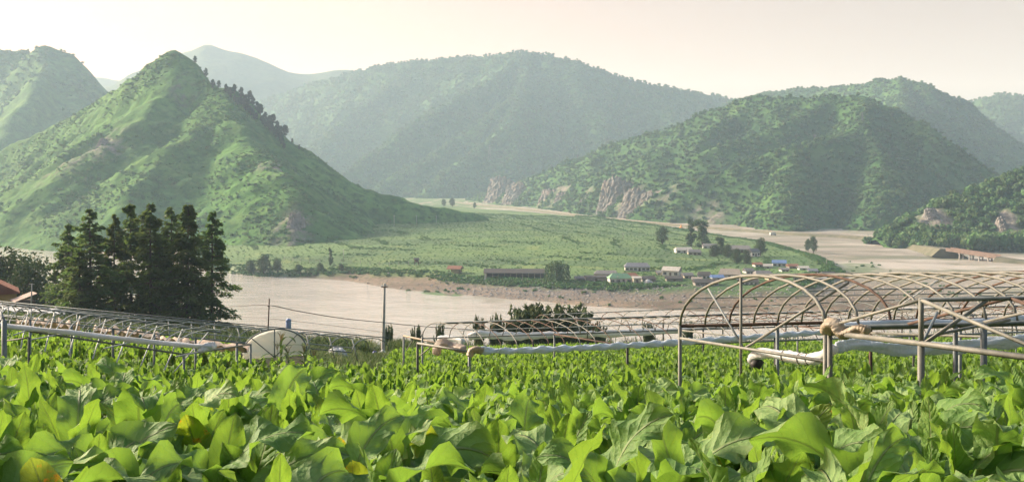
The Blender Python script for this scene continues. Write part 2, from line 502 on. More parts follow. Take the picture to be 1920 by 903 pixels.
M_HILL = slope_mat("grassy_hill", (0.045, 0.122, 0.026), (0.082, 0.198, 0.042), (0.125, 0.225, 0.056), 0.018, 2.5)
M_WOOD = slope_mat("wooded_slope", (0.038, 0.10, 0.030), (0.066, 0.15, 0.042), (0.09, 0.165, 0.046), 0.012, 4.0)
M_FAR = slope_mat("distant_slope", (0.038, 0.075, 0.024), (0.06, 0.105, 0.03), (0.07, 0.11, 0.035), 0.006, 8.0)

# peaked hill across the river
H1 = [
    [(-350, 420, 1250), (-150, 352, 1180), (0, 288, 1120), (100, 236, 1080), (195, 182, 1050), (245, 150, 1025), (285, 122, 1008), (315, 100, 1000), (332, 97, 998), (346, 104, 992), (362, 128, 980),
     (378, 152, 970), (402, 158, 962), (432, 166, 950), (465, 196, 935), (500, 232, 920), (532, 270, 905), (580, 305, 895), (640, 335, 890), (700, 357, 890), (760, 375, 890), (830, 390, 900), (900, 402, 920)],
    (0.72, [(404, 166, 955), (425, 196, 900), (448, 240, 850), (478, 282, 800), (505, 308, 765), (528, 325, 735), (540, 372, 700), (548, 415, 668), (556, 470, 630)]),
    (0.66, [(425, 196, 900), (380, 236, 860), (320, 270, 820), (270, 330, 770), (235, 385, 730), (215, 440, 700)]),
    (0.68, [(322, 135, 965), (300, 185, 930), (255, 235, 890), (190, 275, 850), (120, 330, 830), (50, 385, 830), (0, 420, 850)]),
    (0.58, [(528, 325, 735), (590, 400, 690), (640, 455, 660)]),
]
def rock1(X, Y, Z):
    r = np.zeros_like(X)
    for px, py, d, s, a in ((188, 275, 860, 16, 1.0), (212, 285, 850, 10, 0.8), (505, 310, 763, 9, 1.0), (530, 318, 740, 7, 1.0), (548, 430, 660, 12, 1.0), (560, 455, 640, 9, 0.9), (130, 345, 830, 14, 0.6), (100, 365, 830, 10, 0.6), (345, 150, 950, 10, 0.5), (430, 480, 640, 9, 0.5)):
        p = P(px, py, d)
        r = np.maximum(r, a * sstep(s * 1.6, s * 0.4, np.hypot(X - p.x, (Y - p.y) * 0.6)))
    return r * sstep(-0.25, 0.15, fbm(X, Y, 9, 3))
def post1(X, Y, H):
    return H + 2.2 * fbm(X, Y, 16.0, 4) * sstep(-50, -35, H) + rock1(X, Y, H) * 5.0 * (0.3 + fbm(X, Y, 11, 4))
mountain("peaked_hill", "steep green pointed hill rising behind the left bank of the river", (-900, 40, 560, 1400), 3.2, H1, 1.2, 6.0, 12.0, 70.0, M_HILL, 3.7, rock1, post1, lit_meadow=lambda X, Y, Z: np.clip(sstep(-170, -70, X + 0.35 * (Y - 700)) * sstep(70, 10, Z) + 0.7 * sstep(0.05, 0.2, fbm(X, Y, 110, 3, ox=5.5)), 0, 1) * sstep(-0.35, 0.05, fbm(X, Y, 30, 4)))  # right flank greener for its fields and painted brighter as if lit; patches elsewhere

# mountain at the far left
H2 = [
    [(-420, 150, 2150), (-200, 120, 2050), (-60, 92, 1950), (0, 96, 1900), (40, 94, 1880), (58, 104, 1870), (92, 89, 1840), (128, 104, 1850), (150, 132, 1860), (172, 160, 1880), (205, 195, 1900), (260, 240, 1950), (330, 300, 2000)],
    [(92, 89, 1840), (70, 150, 1700), (40, 200, 1600), (0, 250, 1500), (-60, 300, 1420)],
    [(128, 104, 1850), (140, 180, 1720), (120, 230, 1600), (80, 275, 1500)],
    [(-60, 92, 1950), (-120, 170, 1750), (-200, 240, 1600)],
]
mountain("far_left_mountain", "hazy green mountain at the left edge behind the peaked hill", (-1750, -300, 1330, 2500), 8.0, H2, 1.2, 12.0, 26.0, 170.0, M_HILL, 9.2)

# broad central mountain
H4 = [
    [(300, 260, 3600), (420, 215, 3500), (520, 178, 3350), (600, 152, 3250), (650, 138, 3180), (705, 122, 3100), (780, 113, 3020), (860, 108, 2950), (930, 102, 2880), (985, 97, 2800), (1030, 102, 2760), (1080, 114, 2720),
     (1130, 132, 2700), (1200, 156, 2700), (1260, 166, 2720), (1310, 174, 2760), (1370, 184, 2820), (1500, 200, 2900)],
    [(985, 97, 2800), (930, 140, 2680), (880, 170, 2600), (810, 208, 2520), (750, 245, 2440), (700, 285, 2380), (640, 330, 2320)],
    [(985, 97, 2800), (985, 160, 2600), (950, 195, 2500), (895, 235, 2400), (830, 275, 2320), (770, 310, 2260), (720, 340, 2220)],
    [(985, 160, 2600), (960, 222, 2400), (920, 262, 2300), (870, 300, 2220), (820, 335, 2160)],
    [(1030, 102, 2760), (1090, 170, 2600), (1130, 220, 2480), (1150, 270, 2380)],
    [(780, 113, 3020), (700, 180, 2900), (630, 235, 2800), (570, 290, 2720)],
    [(1200, 156, 2700), (1260, 210, 2560), (1290, 250, 2480)],
    [(960, 222, 2400), (960, 290, 2250), (930, 330, 2180)],
]
mountain("central_mountain", "broad wooded mountain filling the middle distance, fading into haze", (-1400, 1150, 2050, 3900), 12.0, H4, 0.95, 10.0, 34.0, 150.0, M_WOOD, 21.3)

H3 = [[(60, 300, 4056), (200, 235, 4017), (300, 165, 3978), (335, 118, 3946), (352, 101, 3939), (398, 89, 3900), (450, 102, 3900), (500, 124, 3900), (560, 139, 3900), (650, 134, 3939), (760, 160, 3978), (900, 220, 4056)],
      [(398, 89, 3900), (450, 180, 3666), (520, 250, 3510)], [(500, 124, 3900), (580, 200, 3705), (650, 260, 3588)]]
mountain("distant_mountain", "palest far mountain ridge behind the pointed hill's summit", (-2300, 250, 3150, 4700), 25.0, H3, 0.55, 30.0, 40.0, 330.0, M_FAR, 33.1)
H3b = [[(0, 210, 4600), (120, 160, 4550), (175, 147, 4500), (232, 154, 4500), (330, 200, 4550), (420, 260, 4600)]]
mountain("distant_mountain_ridge", "low pale ridge seen in the gap at the left", (-2700, -900, 4000, 5200), 36.0, H3b, 0.5, 30.0, 30.0, 380.0, M_FAR, 41.9)

# wooded mountain on the right with cliffs at its foot
H5 = [
    [(1230, 268, 2500), (1370, 190, 2400), (1440, 172, 2300), (1500, 165, 2220), (1560, 162, 2150), (1630, 156, 2050), (1650, 147, 2000), (1690, 145, 1950), (1735, 155, 1900), (1765, 172, 1880), (1800, 187, 1870), (1840, 215, 1850), (1900, 260, 1820), (2000, 320, 1800)],
    [(880, 372, 1980), (940, 352, 1850), (1000, 332, 1740), (1070, 300, 1640), (1150, 268, 1560), (1230, 246, 1500), (1320, 212, 1440), (1385, 184, 1400), (1420, 177, 1380), (1480, 182, 1340), (1550, 178, 1300), (1620, 180, 1260), (1670, 200, 1230),
     (1725, 232, 1190), (1790, 275, 1160), (1850, 325, 1130), (1920, 390, 1100)],
    [(1620, 180, 1260), (1618, 232, 1160), (1560, 258, 1110), (1490, 272, 1090), (1400, 300, 1080), (1320, 325, 1090), (1260, 345, 1100)],
    [(1550, 178, 1300), (1480, 225, 1240), (1400, 255, 1210), (1310, 290, 1200), (1230, 318, 1220), (1140, 345, 1290)],
    [(1420, 177, 1380), (1330, 240, 1330), (1240, 282, 1340), (1150, 312, 1400), (1060, 345, 1500)],
    [(1618, 232, 1160), (1660, 320, 1030), (1650, 390, 920)],
    [(1490, 272, 1090), (1480, 350, 980), (1470, 405, 910)],
    [(1690, 145, 1950), (1700, 230, 1700), (1740, 300, 1550)],
]
CLIFFS = [(930, 376, 1800, 30, 36), (962, 380, 1700, 26, 30), (1030, 388, 1500, 26, 28), (1055, 390, 1460, 22, 24), (1098, 394, 1360, 16, 20), (1145, 405, 1225, 26, 52), (1185, 408, 1170, 22, 40), (1222, 413, 1110, 26, 40), (1245, 415, 1090, 18, 26)]
def rock5(X, Y, Z):
    r = np.zeros_like(X)
    for px, py, d, s, h in CLIFFS + [(1330, 405, 1020, 20, 30), (1575, 425, 850, 14, 20)]:
        p = P(px, py, d)
        r = np.maximum(r, sstep(s * 1.3, s * 0.5, np.hypot(X - p.x, (Y - p.y - 12) * 0.7)))
    return r * sstep(-0.3, 0.2, fbm(X, Y, 25, 3))
mountain("right_mountain", "wooded mountain with pale cliffs along its foot on the right", (-140, 1500, 830, 2750), 7.5, H5, 0.92, 8.0, 26.0, 110.0, M_WOOD, 13.9, rock5)
H6 = [[(1700, 260, 3000), (1800, 196, 2900), (1840, 184, 2850), (1870, 179, 2800), (1920, 181, 2750), (2050, 190, 2700), (2200, 230, 2650)], [(1870, 179, 2800), (1860, 250, 2550), (1880, 310, 2350)]]
mountain("far_right_mountain", "hazy mountain ridge at the right edge", (900, 2300, 2100, 3400), 16.0, H6, 0.55, 18.0, 36.0, 220.0, M_WOOD, 17.7)
H7 = [[(1690, 442, 700), (1712, 420, 700), (1740, 400, 702), (1790, 378, 712), (1850, 352, 728), (1920, 325, 745), (2050, 270, 780), (2250, 220, 820)],
      [(1850, 352, 728), (1835, 410, 690), (1825, 445, 672)], [(1920, 325, 745), (1905, 390, 690), (1890, 440, 660)], [(2050, 270, 780), (2000, 380, 690), (1990, 440, 650)]]
def rock7(X, Y, Z):
    r = np.zeros_like(X)
    for px, py, d, s in ((1752, 412, 696, 9), (1735, 420, 693, 6), (1765, 418, 693, 6), (1886, 425, 668, 8), (1888, 405, 680, 6)):
        p = P(px, py, d); r = np.maximum(r, sstep(s * 1.5, s * 0.5, np.hypot(X - p.x, (Y - p.y) * 0.5)))
    return r
mountain("right_hill", "dark wooded hill slope at the right edge above the bridge", (255, 760, 610, 1000), 3.0, H7, 0.62, 6.0, 8.0, 60.0, M_WOOD, 28.4, rock7)

# ------------------------------------------------------------------ haze
hz = bpy.data.materials.new("haze_air"); hz.use_nodes = True
hn = hz.node_tree.nodes; hn.remove(hn["Principled BSDF"])
pv = hn.new("ShaderNodeVolumePrincipled"); pv.inputs["Density"].default_value = HAZE_DENSITY; pv.inputs["Color"].default_value = HAZE_COLOR
pv.inputs["Absorption Color"].default_value = (1, 1, 1, 1); pv.inputs["Anisotropy"].default_value = 0.15
hz.node_tree.links.new(pv.outputs[0], hn["Material Output"].inputs["Volume"])
def box_verts(x0, x1, y0, y1, z0, z1):
    return [(x0, y0, z0), (x1, y0, z0), (x1, y1, z0), (x0, y1, z0), (x0, y0, z1), (x1, y0, z1), (x1, y1, z1), (x0, y1, z1)]
BOXF = [(0, 3, 2, 1), (4, 5, 6, 7), (0, 1, 5, 4), (1, 2, 6, 5), (2, 3, 7, 6), (3, 0, 4, 7)]
haze = obj("haze", mesh_data("haze", box_verts(-7200, 7200, -120, 7800, -60, 720), BOXF, hz))
tag(haze, "pale evening haze filling the valley", "haze", kind="stuff")
# ------------------------------------------------------------------ vegetation shapes
NR = np.random.RandomState(5)
def quads_to_mesh(name, C, U, V, mat):
    """C centres, U and V half-axes -> one mesh of leaf quads (diamond shaped, slightly bent)"""
    n = len(C)
    Nn = np.cross(U, V); Nn /= (np.linalg.norm(Nn, axis=1, keepdims=True) + 1e-9)
    bend = np.linalg.norm(U, axis=1, keepdims=True) * 0.25 * Nn
    v = np.stack([C - U - bend, C - V * 0.9 + bend * 0.3, C + U - bend, C + V + bend * 0.3], 1).reshape(-1, 3)
    f = np.arange(4 * n).reshape(n, 4)
    return mesh_data(name, v, f, mat)
def rand_dirs(n):
    d = NR.normal(size=(n, 3)); return d / np.linalg.norm(d, axis=1, keepdims=True)
def leaf_cloud(lobes, n, size, flat=0.0, shell=0.55):
    """lobes: list of (centre, radius3)"""
    vol = np.array([r[0] * r[1] + r[1] * r[2] for c, r in lobes]); cnt = np.maximum((n * vol / vol.sum()).astype(int), 3)
    Cs, Us, Vs = [], [], []
    for (c, r), k in zip(lobes, cnt):
        d = rand_dirs(k); rr = (shell + (1 - shell) * NR.rand(k, 1) ** 0.6) * (1 + 0.18 * NR.normal(size=(k, 1)))
        p = np.array(c) + d * rr * np.array(r)
        nrm = d * 0.8 + rand_dirs(k) * 0.8; nrm[:, 2] += 0.35; nrm /= np.linalg.norm(nrm, axis=1, keepdims=True)
        u = np.cross(nrm, rand_dirs(k)); u /= np.linalg.norm(u, axis=1, keepdims=True); v = np.cross(nrm, u)
        s = size * (0.6 + 0.8 * NR.rand(k, 1))
        Cs.append(p); Us.append(u * s); Vs.append(v * s * (0.55 - 0.3 * flat))
    return np.concatenate(Cs), np.concatenate(Us), np.concatenate(Vs)

def tube_geo(path, radii, sides=6, cap=True):
    path = [Vector(p) for p in path]
    if not hasattr(radii, "__len__"): radii = [radii] * len(path)
    v, f = [], []
    prev = None
    for i, p in enumerate(path):
        t = (path[min(i + 1, len(path) - 1)] - path[max(i - 1, 0)])
        if t.length < 1e-9: t = Vector((0, 0, 1))
        t.normalize()
        a = prev - t * prev.dot(t) if prev is not None else (Vector((0, 0, 1)).cross(t) if abs(t.z) < 0.95 else Vector((1, 0, 0)).cross(t))
        if a.length < 1e-6: a = t.orthogonal()
        a.normalize(); b = t.cross(a); prev = a
        for s in range(sides):
            an = 2 * math.pi * s / sides
            v.append(p + (a * math.cos(an) + b * math.sin(an)) * radii[i])
    for i in range(len(path) - 1):
        for s in range(sides):
            s2 = (s + 1) % sides
            f.append((i * sides + s, i * sides + s2, (i + 1) * sides + s2, (i + 1) * sides + s))
    if cap:
        f.append(tuple(range(sides - 1, -1, -1))); k = (len(path) - 1) * sides; f.append(tuple(range(k, k + sides)))
    return [tuple(x) for x in v], f
class Geo:
    def __init__(self): self.v, self.f = [], []
    def add(self, vf):
        o = len(self.v); self.v += list(vf[0]); self.f += [tuple(i + o for i in q) for q in vf[1]]; return self
    def tube(self, path, r, sides=6): return self.add(tube_geo(path, r, sides))
    def box(self, x0, x1, y0, y1, z0, z1): return self.add((box_verts(x0, x1, y0, y1, z0, z1), BOXF))
    def mesh(self, name, mat, smooth=False): return mesh_data(name, self.v, self.f, mat, smooth)
    def build(self, name, mat, parent=None, smooth=False, loc=None): return obj(name, self.mesh(name, mat, smooth), parent, loc)

BARK = simple("bark", (0.06, 0.047, 0.035), (0.13, 0.105, 0.08), 4.0, 0.9, bump=0.03)
BARK_PALE = simple("pale_bark", (0.12, 0.105, 0.085), (0.22, 0.20, 0.17), 4.0, 0.9, bump=0.03)
F_FOREST = foliage("forest_leaves", (0.046, 0.115, 0.034), (0.095, 0.19, 0.055), 0.25, 0.22, 0.28)
F_FORESTP = foliage("pale_forest_leaves", (0.06, 0.135, 0.036), (0.11, 0.20, 0.052), 0.25, 0.25, 0.25)
F_SHRUB = foliage("shrub_leaves", (0.044, 0.118, 0.026), (0.082, 0.19, 0.042), 0.5, 0.25, 0.2)
F_GRASS = foliage("grass_blades", (0.07, 0.12, 0.03), (0.12, 0.17, 0.045), 0.8, 0.3, 0.25)
F_CONIFER = foliage("conifer_needles", (0.075, 0.14, 0.036), (0.155, 0.225, 0.066), 0.5, 0.45, 0.15)
F_PINE = foliage("pine_needles", (0.018, 0.036, 0.016), (0.04, 0.062, 0.024), 0.4, 0.1, 0.15)
F_BROAD = foliage("broad_leaves", (0.042, 0.085, 0.025), (0.09, 0.15, 0.042), 0.35, 0.25, 0.12)
F_BROADD = foliage("dark_broad_leaves", (0.034, 0.06, 0.018), (0.066, 0.10, 0.03), 0.35, 0.28, 0.12)
F_WILLOW = foliage("willow_leaves", (0.085, 0.125, 0.060), (0.155, 0.20, 0.095), 0.5, 0.25, 0.12)
F_CORN = foliage("corn_leaves", (0.05, 0.095, 0.022), (0.105, 0.17, 0.04), 0.7, 0.3, 0.2)
F_CROP = foliage("field_crop_leaves", (0.050, 0.130, 0.026), (0.095, 0.21, 0.045), 0.6, 0.25, 0.22)

# low clumps for woods and scrub that read as one mass
def ico_blob(name, mat, lobes, leaves, size):
    import bmesh
    G = Geo()
    for c, r in lobes:
        bm = bmesh.new(); bmesh.ops.create_icosphere(bm, subdivisions=2, radius=1.0)
        vs = []
        for v in bm.verts:
            k = 0.62 * (1 + 0.25 * NR.normal())
            vs.append((c[0] + v.co.x * r[0] * k, c[1] + v.co.y * r[1] * k, c[2] + v.co.z * r[2] * k))
        fs = [tuple(v.index for v in f.verts) for f in bm.faces]; bm.free()
        G.add((vs, fs))
    C, U, V = leaf_cloud(lobes, leaves, size, 0, 0.75)
    n = len(C); base = len(G.v)
    vv = np.stack([C - U, C - V, C + U, C + V], 1).reshape(-1, 3)
    G.v += [tuple(x) for x in vv.tolist()]; G.f += [tuple(base + 4 * i + j for j in range(4)) for i in range(n)]
    return bpy.data.objects.new(name, G.mesh(name, mat))
wood_protos = []
for i in range(5):
    mat = F_FOREST if i < 3 else F_FORESTP
    hgt = 0.55 + 0.25 * NR.rand()
    lob = [((0, 0, hgt), (0.42, 0.42, 0.5))] + [((0.28 * math.cos(a), 0.28 * math.sin(a), hgt - 0.1 + 0.25 * NR.rand()), (0.28, 0.28, 0.3)) for a in NR.rand(3) * 6.28]
    wood_protos.append(ico_blob("wood_clump_%s" % "abcde"[i], mat, lob, 70, 0.13))
shrub_protos = []
for i in range(4):
    lob = [((NR.normal() * 0.25, NR.normal() * 0.25, 0.22 + 0.12 * NR.rand()), (0.36, 0.36, 0.28)) for _ in range(3)]
    shrub_protos.append(ico_blob("shrub_clump_%s" % "abcd"[i], F_SHRUB, lob, 60, 0.12))
C_WOOD = proto_collection("wood_clumps", wood_protos)
C_SHRUB = proto_collection("shrub_clumps", shrub_protos)

def hill_points(key, n, cond=None, face=-0.05, umax=0.60):
    hf, (x0, x1, y0, y1), _ = MTN[key]
    X = x0 + (x1 - x0) * NR.rand(n); Y = y0 + (y1 - y0) * NR.rand(n)
    k = np.abs(X / Y) < umax; X, Y = X[k], Y[k]
    Z = hf(X, Y); e = 4.0
    nx = -(hf(X + e, Y) - Z) / e; ny = -(hf(X, Y + e) - Z) / e
    nl = np.sqrt(nx * nx + ny * ny + 1)
    vis = -(nx * X + ny * Y + Z) / nl / np.sqrt(X * X + Y * Y + Z * Z)
    k = (vis > face) & (Z > far_ground(X, Y) - 0.5)
    X, Y, Z = X[k], Y[k], Z[k]
    if cond is not None:
        k = cond(X, Y, Z); X, Y, Z = X[k], Y[k], Z[k]
    return X, Y, Z
def wood(name, label, key, n, size, cond=None, coll=C_WOOD, npro=5, zs=1.0, sink=0.25):
    X, Y, Z = hill_points(key, n, cond)
    m = len(X); s = size * (0.5 + 1.05 * NR.rand(m) ** 2.2)
    sc = np.stack([s, s, s * zs * (0.8 + 0.5 * NR.rand(m))], 1)
    idx = np.clip((NR.rand(m) * 3 + 2.6 * (fbm(X, Y, size * 9, 3) + 0.1)).astype(int), 0, npro - 1)
    return scatter(name, np.stack([X, Y, Z - sink * s], 1), sc, idx, NR.rand(m) * 6.28, coll, label, "trees")
def not_rock(f): return lambda X, Y, Z: f(X, Y, Z) < 0.35 + 0.3 * NR.rand(len(X))
wood("right_mountain_wood", "dense wood covering the right mountain", "right_mountain", 190000, 4.6, not_rock(rock5), zs=0.8)
wood("central_mountain_wood", "dense wood covering the central mountain", "central_mountain", 150000, 6.5)
wood("far_right_mountain_wood", "hazy wood on the far right ridge", "far_right_mountain", 26000, 8.0)
wood("right_hill_wood", "dark dense wood on the slope at the right edge", "right_hill", 26000, 4.6, not_rock(rock7))
wood("far_left_mountain_scrub", "scrub and low trees on the far left mountain", "far_left_mountain", 40000, 6.5, lambda X, Y, Z: fbm(X, Y, 120, 4) > -0.05 + 0.35 * (NR.rand(len(X)) - 0.5), C_SHRUB, 4)
wood("peaked_hill_scrub", "low scrub in patches over the pointed hill", "peaked_hill", 120000, 2.0, lambda X, Y, Z: (fbm(X, Y, 60, 4) > 0.0 + 0.5 * (NR.rand(len(X)) - 0.5)) & (rock1(X, Y, Z) < 0.5) & (Z > -44), C_SHRUB, 4)
wood("peaked_hill_bushes", "taller bushes in the gullies and on the near spur of the pointed hill", "peaked_hill", 46000, 3.0,
     lambda X, Y, Z: ((ridged(X, Y, 90.0, 5, 0.5, ox=3.7, oy=3.7) < 0.22 + 0.1 * NR.normal(size=len(X))) | ((Y < 690) & (X < -95) & (X > -190) & (fbm(X, Y, 22, 3) > -0.1))) & (NR.rand(len(X)) < 0.6) & (Z > -50), C_SHRUB, 4)

# ------------------------------------------------------------------ single trees
def broadleaf(name, seed, h, wd, mat, leaf, n, bark=BARK, tall=False, low=0.25):
    """trunk mesh with limbs and crown mesh of many leaves"""
    rs = np.random.RandomState(seed)
    G = Geo(); lobes = []
    G.tube([(0, 0, -0.6), (0.02 * h * rs.normal(), 0, h * 0.3), (0.03 * h * rs.normal(), 0.03 * h * rs.normal(), h * 0.72)], [h * 0.035, h * 0.026, h * 0.008], 7)
    nb = 11
    for i in range(nb):
        a = i * 2.4 + rs.rand(); t = low + (0.92 - low) * i / (nb - 1)
        prof = math.sin(math.pi * min(1, (t - low * 0.7) / (1 - low * 0.7)) ** 0.8) if not tall else 0.75 + 0.25 * math.sin(t * 9 + seed)
        rr = wd * 0.5 * max(0.22, prof) * (0.75 + 0.4 * rs.rand())
        c = (rr * 0.62 * math.cos(a), rr * 0.62 * math.sin(a), h * t + 0.04 * h * rs.normal())
        G.tube([(0, 0, h * max(t - 0.22, 0.12)), (c[0] * 0.5, c[1] * 0.5, h * (t - 0.09)), c], [h * 0.014, h * 0.009, h * 0.004], 5)
        s = wd * (0.20 + 0.10 * rs.rand())
        lobes.append((c, (s, s, s * (0.8 if not tall else 1.1))))
    lobes.append(((0, 0, h * 0.93), (wd * 0.16, wd * 0.16, h * 0.08)))
    C, U, V = leaf_cloud(lobes, n, leaf, 0, 0.35)
    k = C[:, 2] > h * 0.06
    return G.mesh(name + "_trunk", bark, True), quads_to_mesh(name + "_crown", C[k], U[k], V[k], mat)

def conifer(name, seed, h, wd, mat, n_per, bark=BARK, whorls=24, low=0.1, leaf=0.3):
    rs = np.random.RandomState(seed)
    G = Geo(); Cs, Us, Vs = [], [], []
    lean = rs.normal(size=2) * 0.015 * h
    def ax(t): return Vector((lean[0] * t * t, lean[1] * t * t, h * t))
    G.tube([ax(0) - Vector((0, 0, 1.0))] + [ax(t) for t in (0.1, 0.3, 0.55, 0.8, 0.985)], [h * 0.017, h * 0.015, h * 0.012, h * 0.009, h * 0.005, h * 0.001], 7)
    for wv in range(whorls):
        t = low + (0.97 - low) * (wv / (whorls - 1)) ** 0.95
        prof = (1 - t) ** 0.62 * (0.70 + 0.55 * rs.rand())
        if t < 0.22: prof *= 0.75
        nb = 5 if t < 0.75 else 4
        for b in range(nb):
            if rs.rand() < 0.16: continue
            a = rs.rand() * 6.28; L = wd * 0.5 * prof * (0.6 + 0.65 * rs.rand())
            o = ax(t); dv = Vector((math.cos(a), math.sin(a), 0))
            droop = 0.10 + 0.22 * (1 - t)
            pts = [o + dv * L * s + Vector((0, 0, L * (0.24 * s * (1 if t > 0.55 else 0.4) - droop * s * s * 1.4 + 0.10 * s ** 4 * 1.5))) for s in (0, 0.35, 0.7, 1.0)]
            G.tube(pts, [h * 0.0042, h * 0.003, h * 0.002, h * 0.0008], 4)
            k = max(6, int(n_per * (0.4 + L / (wd * 0.5))))
            s = 0.15 + 0.85 * rs.rand(k) ** 0.8
            P0 = np.array([list(p) for p in pts]); ii = np.clip((s * 3).astype(int), 0, 2); fr = s * 3 - ii
            base = P0[ii] * (1 - fr[:, None]) + P0[ii + 1] * fr[:, None]
            side = np.array([-math.sin(a), math.cos(a), 0.0])
            spread = L * 0.26 * (1.05 - 0.55 * s)
            sd = rs.normal(size=k) * spread
            c = base + side * sd[:, None]; c[:, 2] += -np.abs(sd) * 0.35 - 0.25 * leaf * rs.rand(k) + rs.normal(size=k) * 0.10
            u = np.array([dv.x, dv.y, -0.35]) + side * (np.sign(sd) * 0.9)[:, None] + rs.normal(size=(k, 3)) * 0.35
            u /= np.linalg.norm(u, axis=1, keepdims=True)
            nn = np.array([0, 0, 1.0]) + rs.normal(size=(k, 3)) * 0.55
            v = np.cross(nn, u); v /= np.linalg.norm(v, axis=1, keepdims=True)
            sz = leaf * (0.6 + 0.8 * rs.rand(k, 1))
            Cs.append(c); Us.append(u * sz); Vs.append(v * sz * 0.42)
    C, U, V = np.concatenate(Cs), np.concatenate(Us), np.concatenate(Vs)
    return G.mesh(name + "_trunk", bark, True), quads_to_mesh(name + "_crown", C, U, V, mat)

def place_tree(name, meshes, x, y, z, s, rz, label, group=None, cat="tree", sx=1.0):
    e = empty(name, (x, y, z), rz, label, cat, group)
    e.scale = (s * sx, s * sx, s)
    obj("trunk", meshes[0], e); obj("crown", meshes[1], e)
    return e
def tree_px(name, meshes, h0, px, base_py, d, top_py, label, group=None, rz=None, sx=1.0, z=None):
    p = P(px, base_py, d)
    h = (base_py - top_py) / F * d
    return place_tree(name, meshes, p.x, d, p.z if z is None else z, h / h0, R.random() * 6.28 if rz is None else rz, label, group, sx=sx)

CON = [conifer("conifer", 40 + i, 15.0, 8.0, F_CONIFER, 62, whorls=30, leaf=0.27, low=0.07) for i in range(4)]
row = [  # px, top, sx, label words
    (170, 388, 1.05, "leftmost tall conifer of the dark clump, its top leaning left"),
    (214, 398, 0.80, "shorter conifer second from the left in the dark clump"),
    (246, 380, 0.95, "conifer third from the left in the dark clump"),
    (283, 378, 0.95, "tallest conifer in the middle of the dark clump"),
    (322, 384, 0.90, "conifer right of the middle in the dark clump"),
    (352, 380, 1.00, "second conifer from the right in the dark clump"),
    (398, 394, 0.85, "rightmost slender conifer of the dark clump, standing over the water"),
]
for i, (px, top, sx, lab) in enumerate(row):
    d = 128 + (i * 5) % 11
    x = (px - CX) / F * d; z = gz(x, d) - 0.3
    h = (HY - top) / F * d - z
    place_tree("conifer_tree", CON[i % 4], x, d, z, h / 15.0, i * 1.9, lab, "dark conifers on the near bank", sx=sx)
for i, (px, top, d, sx, lab) in enumerate([(128, 418, 146, 1.0, "conifer set back at the left end of the dark clump"), (105, 505, 150, 1.3, "low spreading conifer at the left foot of the dark clump"),
                                           (150, 470, 126, 1.2, "small bushy conifer in front of the dark clump's left end"), (300, 450, 142, 1.2, "conifer hidden behind the middle of the dark clump")]):
    x = (px - CX) / F * d; z = gz(x, d) - 0.3; h = (HY - top) / F * d - z
    place_tree("conifer_tree", CON[(i + 2) % 4], x, d, z, h / 15.0, i * 2.3 + 1, lab, "dark conifers on the near bank", sx=sx)

BRD = [broadleaf("broadleaf", 60 + i, 10.0, 8.0, F_BROAD, 0.42, 1500) for i in range(3)]
BRDD = [broadleaf("dark_broadleaf", 70 + i, 8.0, 9.0, F_BROADD, 0.24, 3800, low=0.15) for i in range(2)]
TALL = [broadleaf("poplar", 80 + i, 14.0, 6.0, F_BROAD, 0.45, 1500, tall=True, low=0.18) for i in range(2)]
PINE = [broadleaf("ridge_pine", 90 + i, 9.0, 5.6, F_PINE, 0.5, 700, low=0.36) for i in range(3)]
# broad dark trees behind the yellow house
for i, (px, top, d, sx, lab) in enumerate([(8, 480, 178, 1.0, "rounded dark tree behind the yellow house at the left edge"), (52, 498, 170, 0.85, "dark bushy tree just right of the yellow house"),
                                           (-60, 492, 175, 1.1, "dark tree partly cut by the left picture edge")]):
    x = (px - CX) / F * d; z = gz(x, d) - 0.3; h = (HY - top) / F * d - z
    place_tree("broadleaf_tree", BRDD[i % 2], x, d, z, h / 8.0, i * 1.3, lab, "dark trees by the yellow house", sx=sx)

# pines along the right ridge of the pointed hill
hf1 = MTN["peaked_hill"][0]
pines = [(366, 112, 8, "summit pine just right of the pointed hill's peak"), (386, 130, 10, "lone pine standing clear on the saddle below the hill's summit"), (399, 133, 9, None), (410, 138, 8, None), (424, 137, 10, None), (432, 136, 11, None),
         (440, 158, 9, None), (452, 157, 12, "tallest pine halfway along the ridge row"), (460, 164, 11, None), (468, 172, 11, None), (474, 176, 11, None), (482, 184, 11, None), (489, 187, 11, None), (497, 200, 11, None), (505, 206, 11, None), (512, 213, 11, None), (520, 224, 10, None), (527, 232, 9, None),
         (535, 240, 12, "slender bare-stemmed pine at the lower end of the ridge row"), (548, 268, 5, "small lone pine below the ridge row"), (561, 275, 5, "lowest small pine on the grassy ridge")]
for i, (px, top, h, lab) in enumerate(pines):
    best = None
    for d in np.arange(880, 1010, 4.0):
        x = (px - CX) / F * d; z = float(hf1(np.array([x]), np.array([d]))[0])
        if best is None or z / d > best[0]: best = (z / d, x, d, z)
    _, x, d, z = best
    d -= 6 + (i % 3) * 4; x = (px - CX) / F * d; z = float(hf1(np.array([x]), np.array([d]))[0])
    hh = h
    place_tree("ridge_pine_tree", PINE[i % 3], x, d, z - 0.3, hh / 9.0, i * 1.1, lab or "dark pine in the close row down the pointed hill's right ridge", "pines along the pointed hill's ridge", sx=0.8)
for i in range(26):          # second rank just below the ridge
    px = 440 + i * 3.7; best = None
    for d in np.arange(880, 1010, 5.0):
        x = (px - CX) / F * d; z = float(hf1(np.array([x]), np.array([d]))[0])
        if best is None or z / d > best[0]: best = (z / d, x, d, z)
    d = best[2] - 16 - R.random() * 26; x = (px - CX) / F * d; z = float(hf1(np.array([x]), np.array([d]))[0])
    place_tree("ridge_pine_tree", PINE[i % 3], x, d, z - 0.3, (0.7 + 0.4 * R.random()), i * 1.7, "dark pine in the close row down the pointed hill's right ridge", "pines along the pointed hill's ridge", sx=0.9)

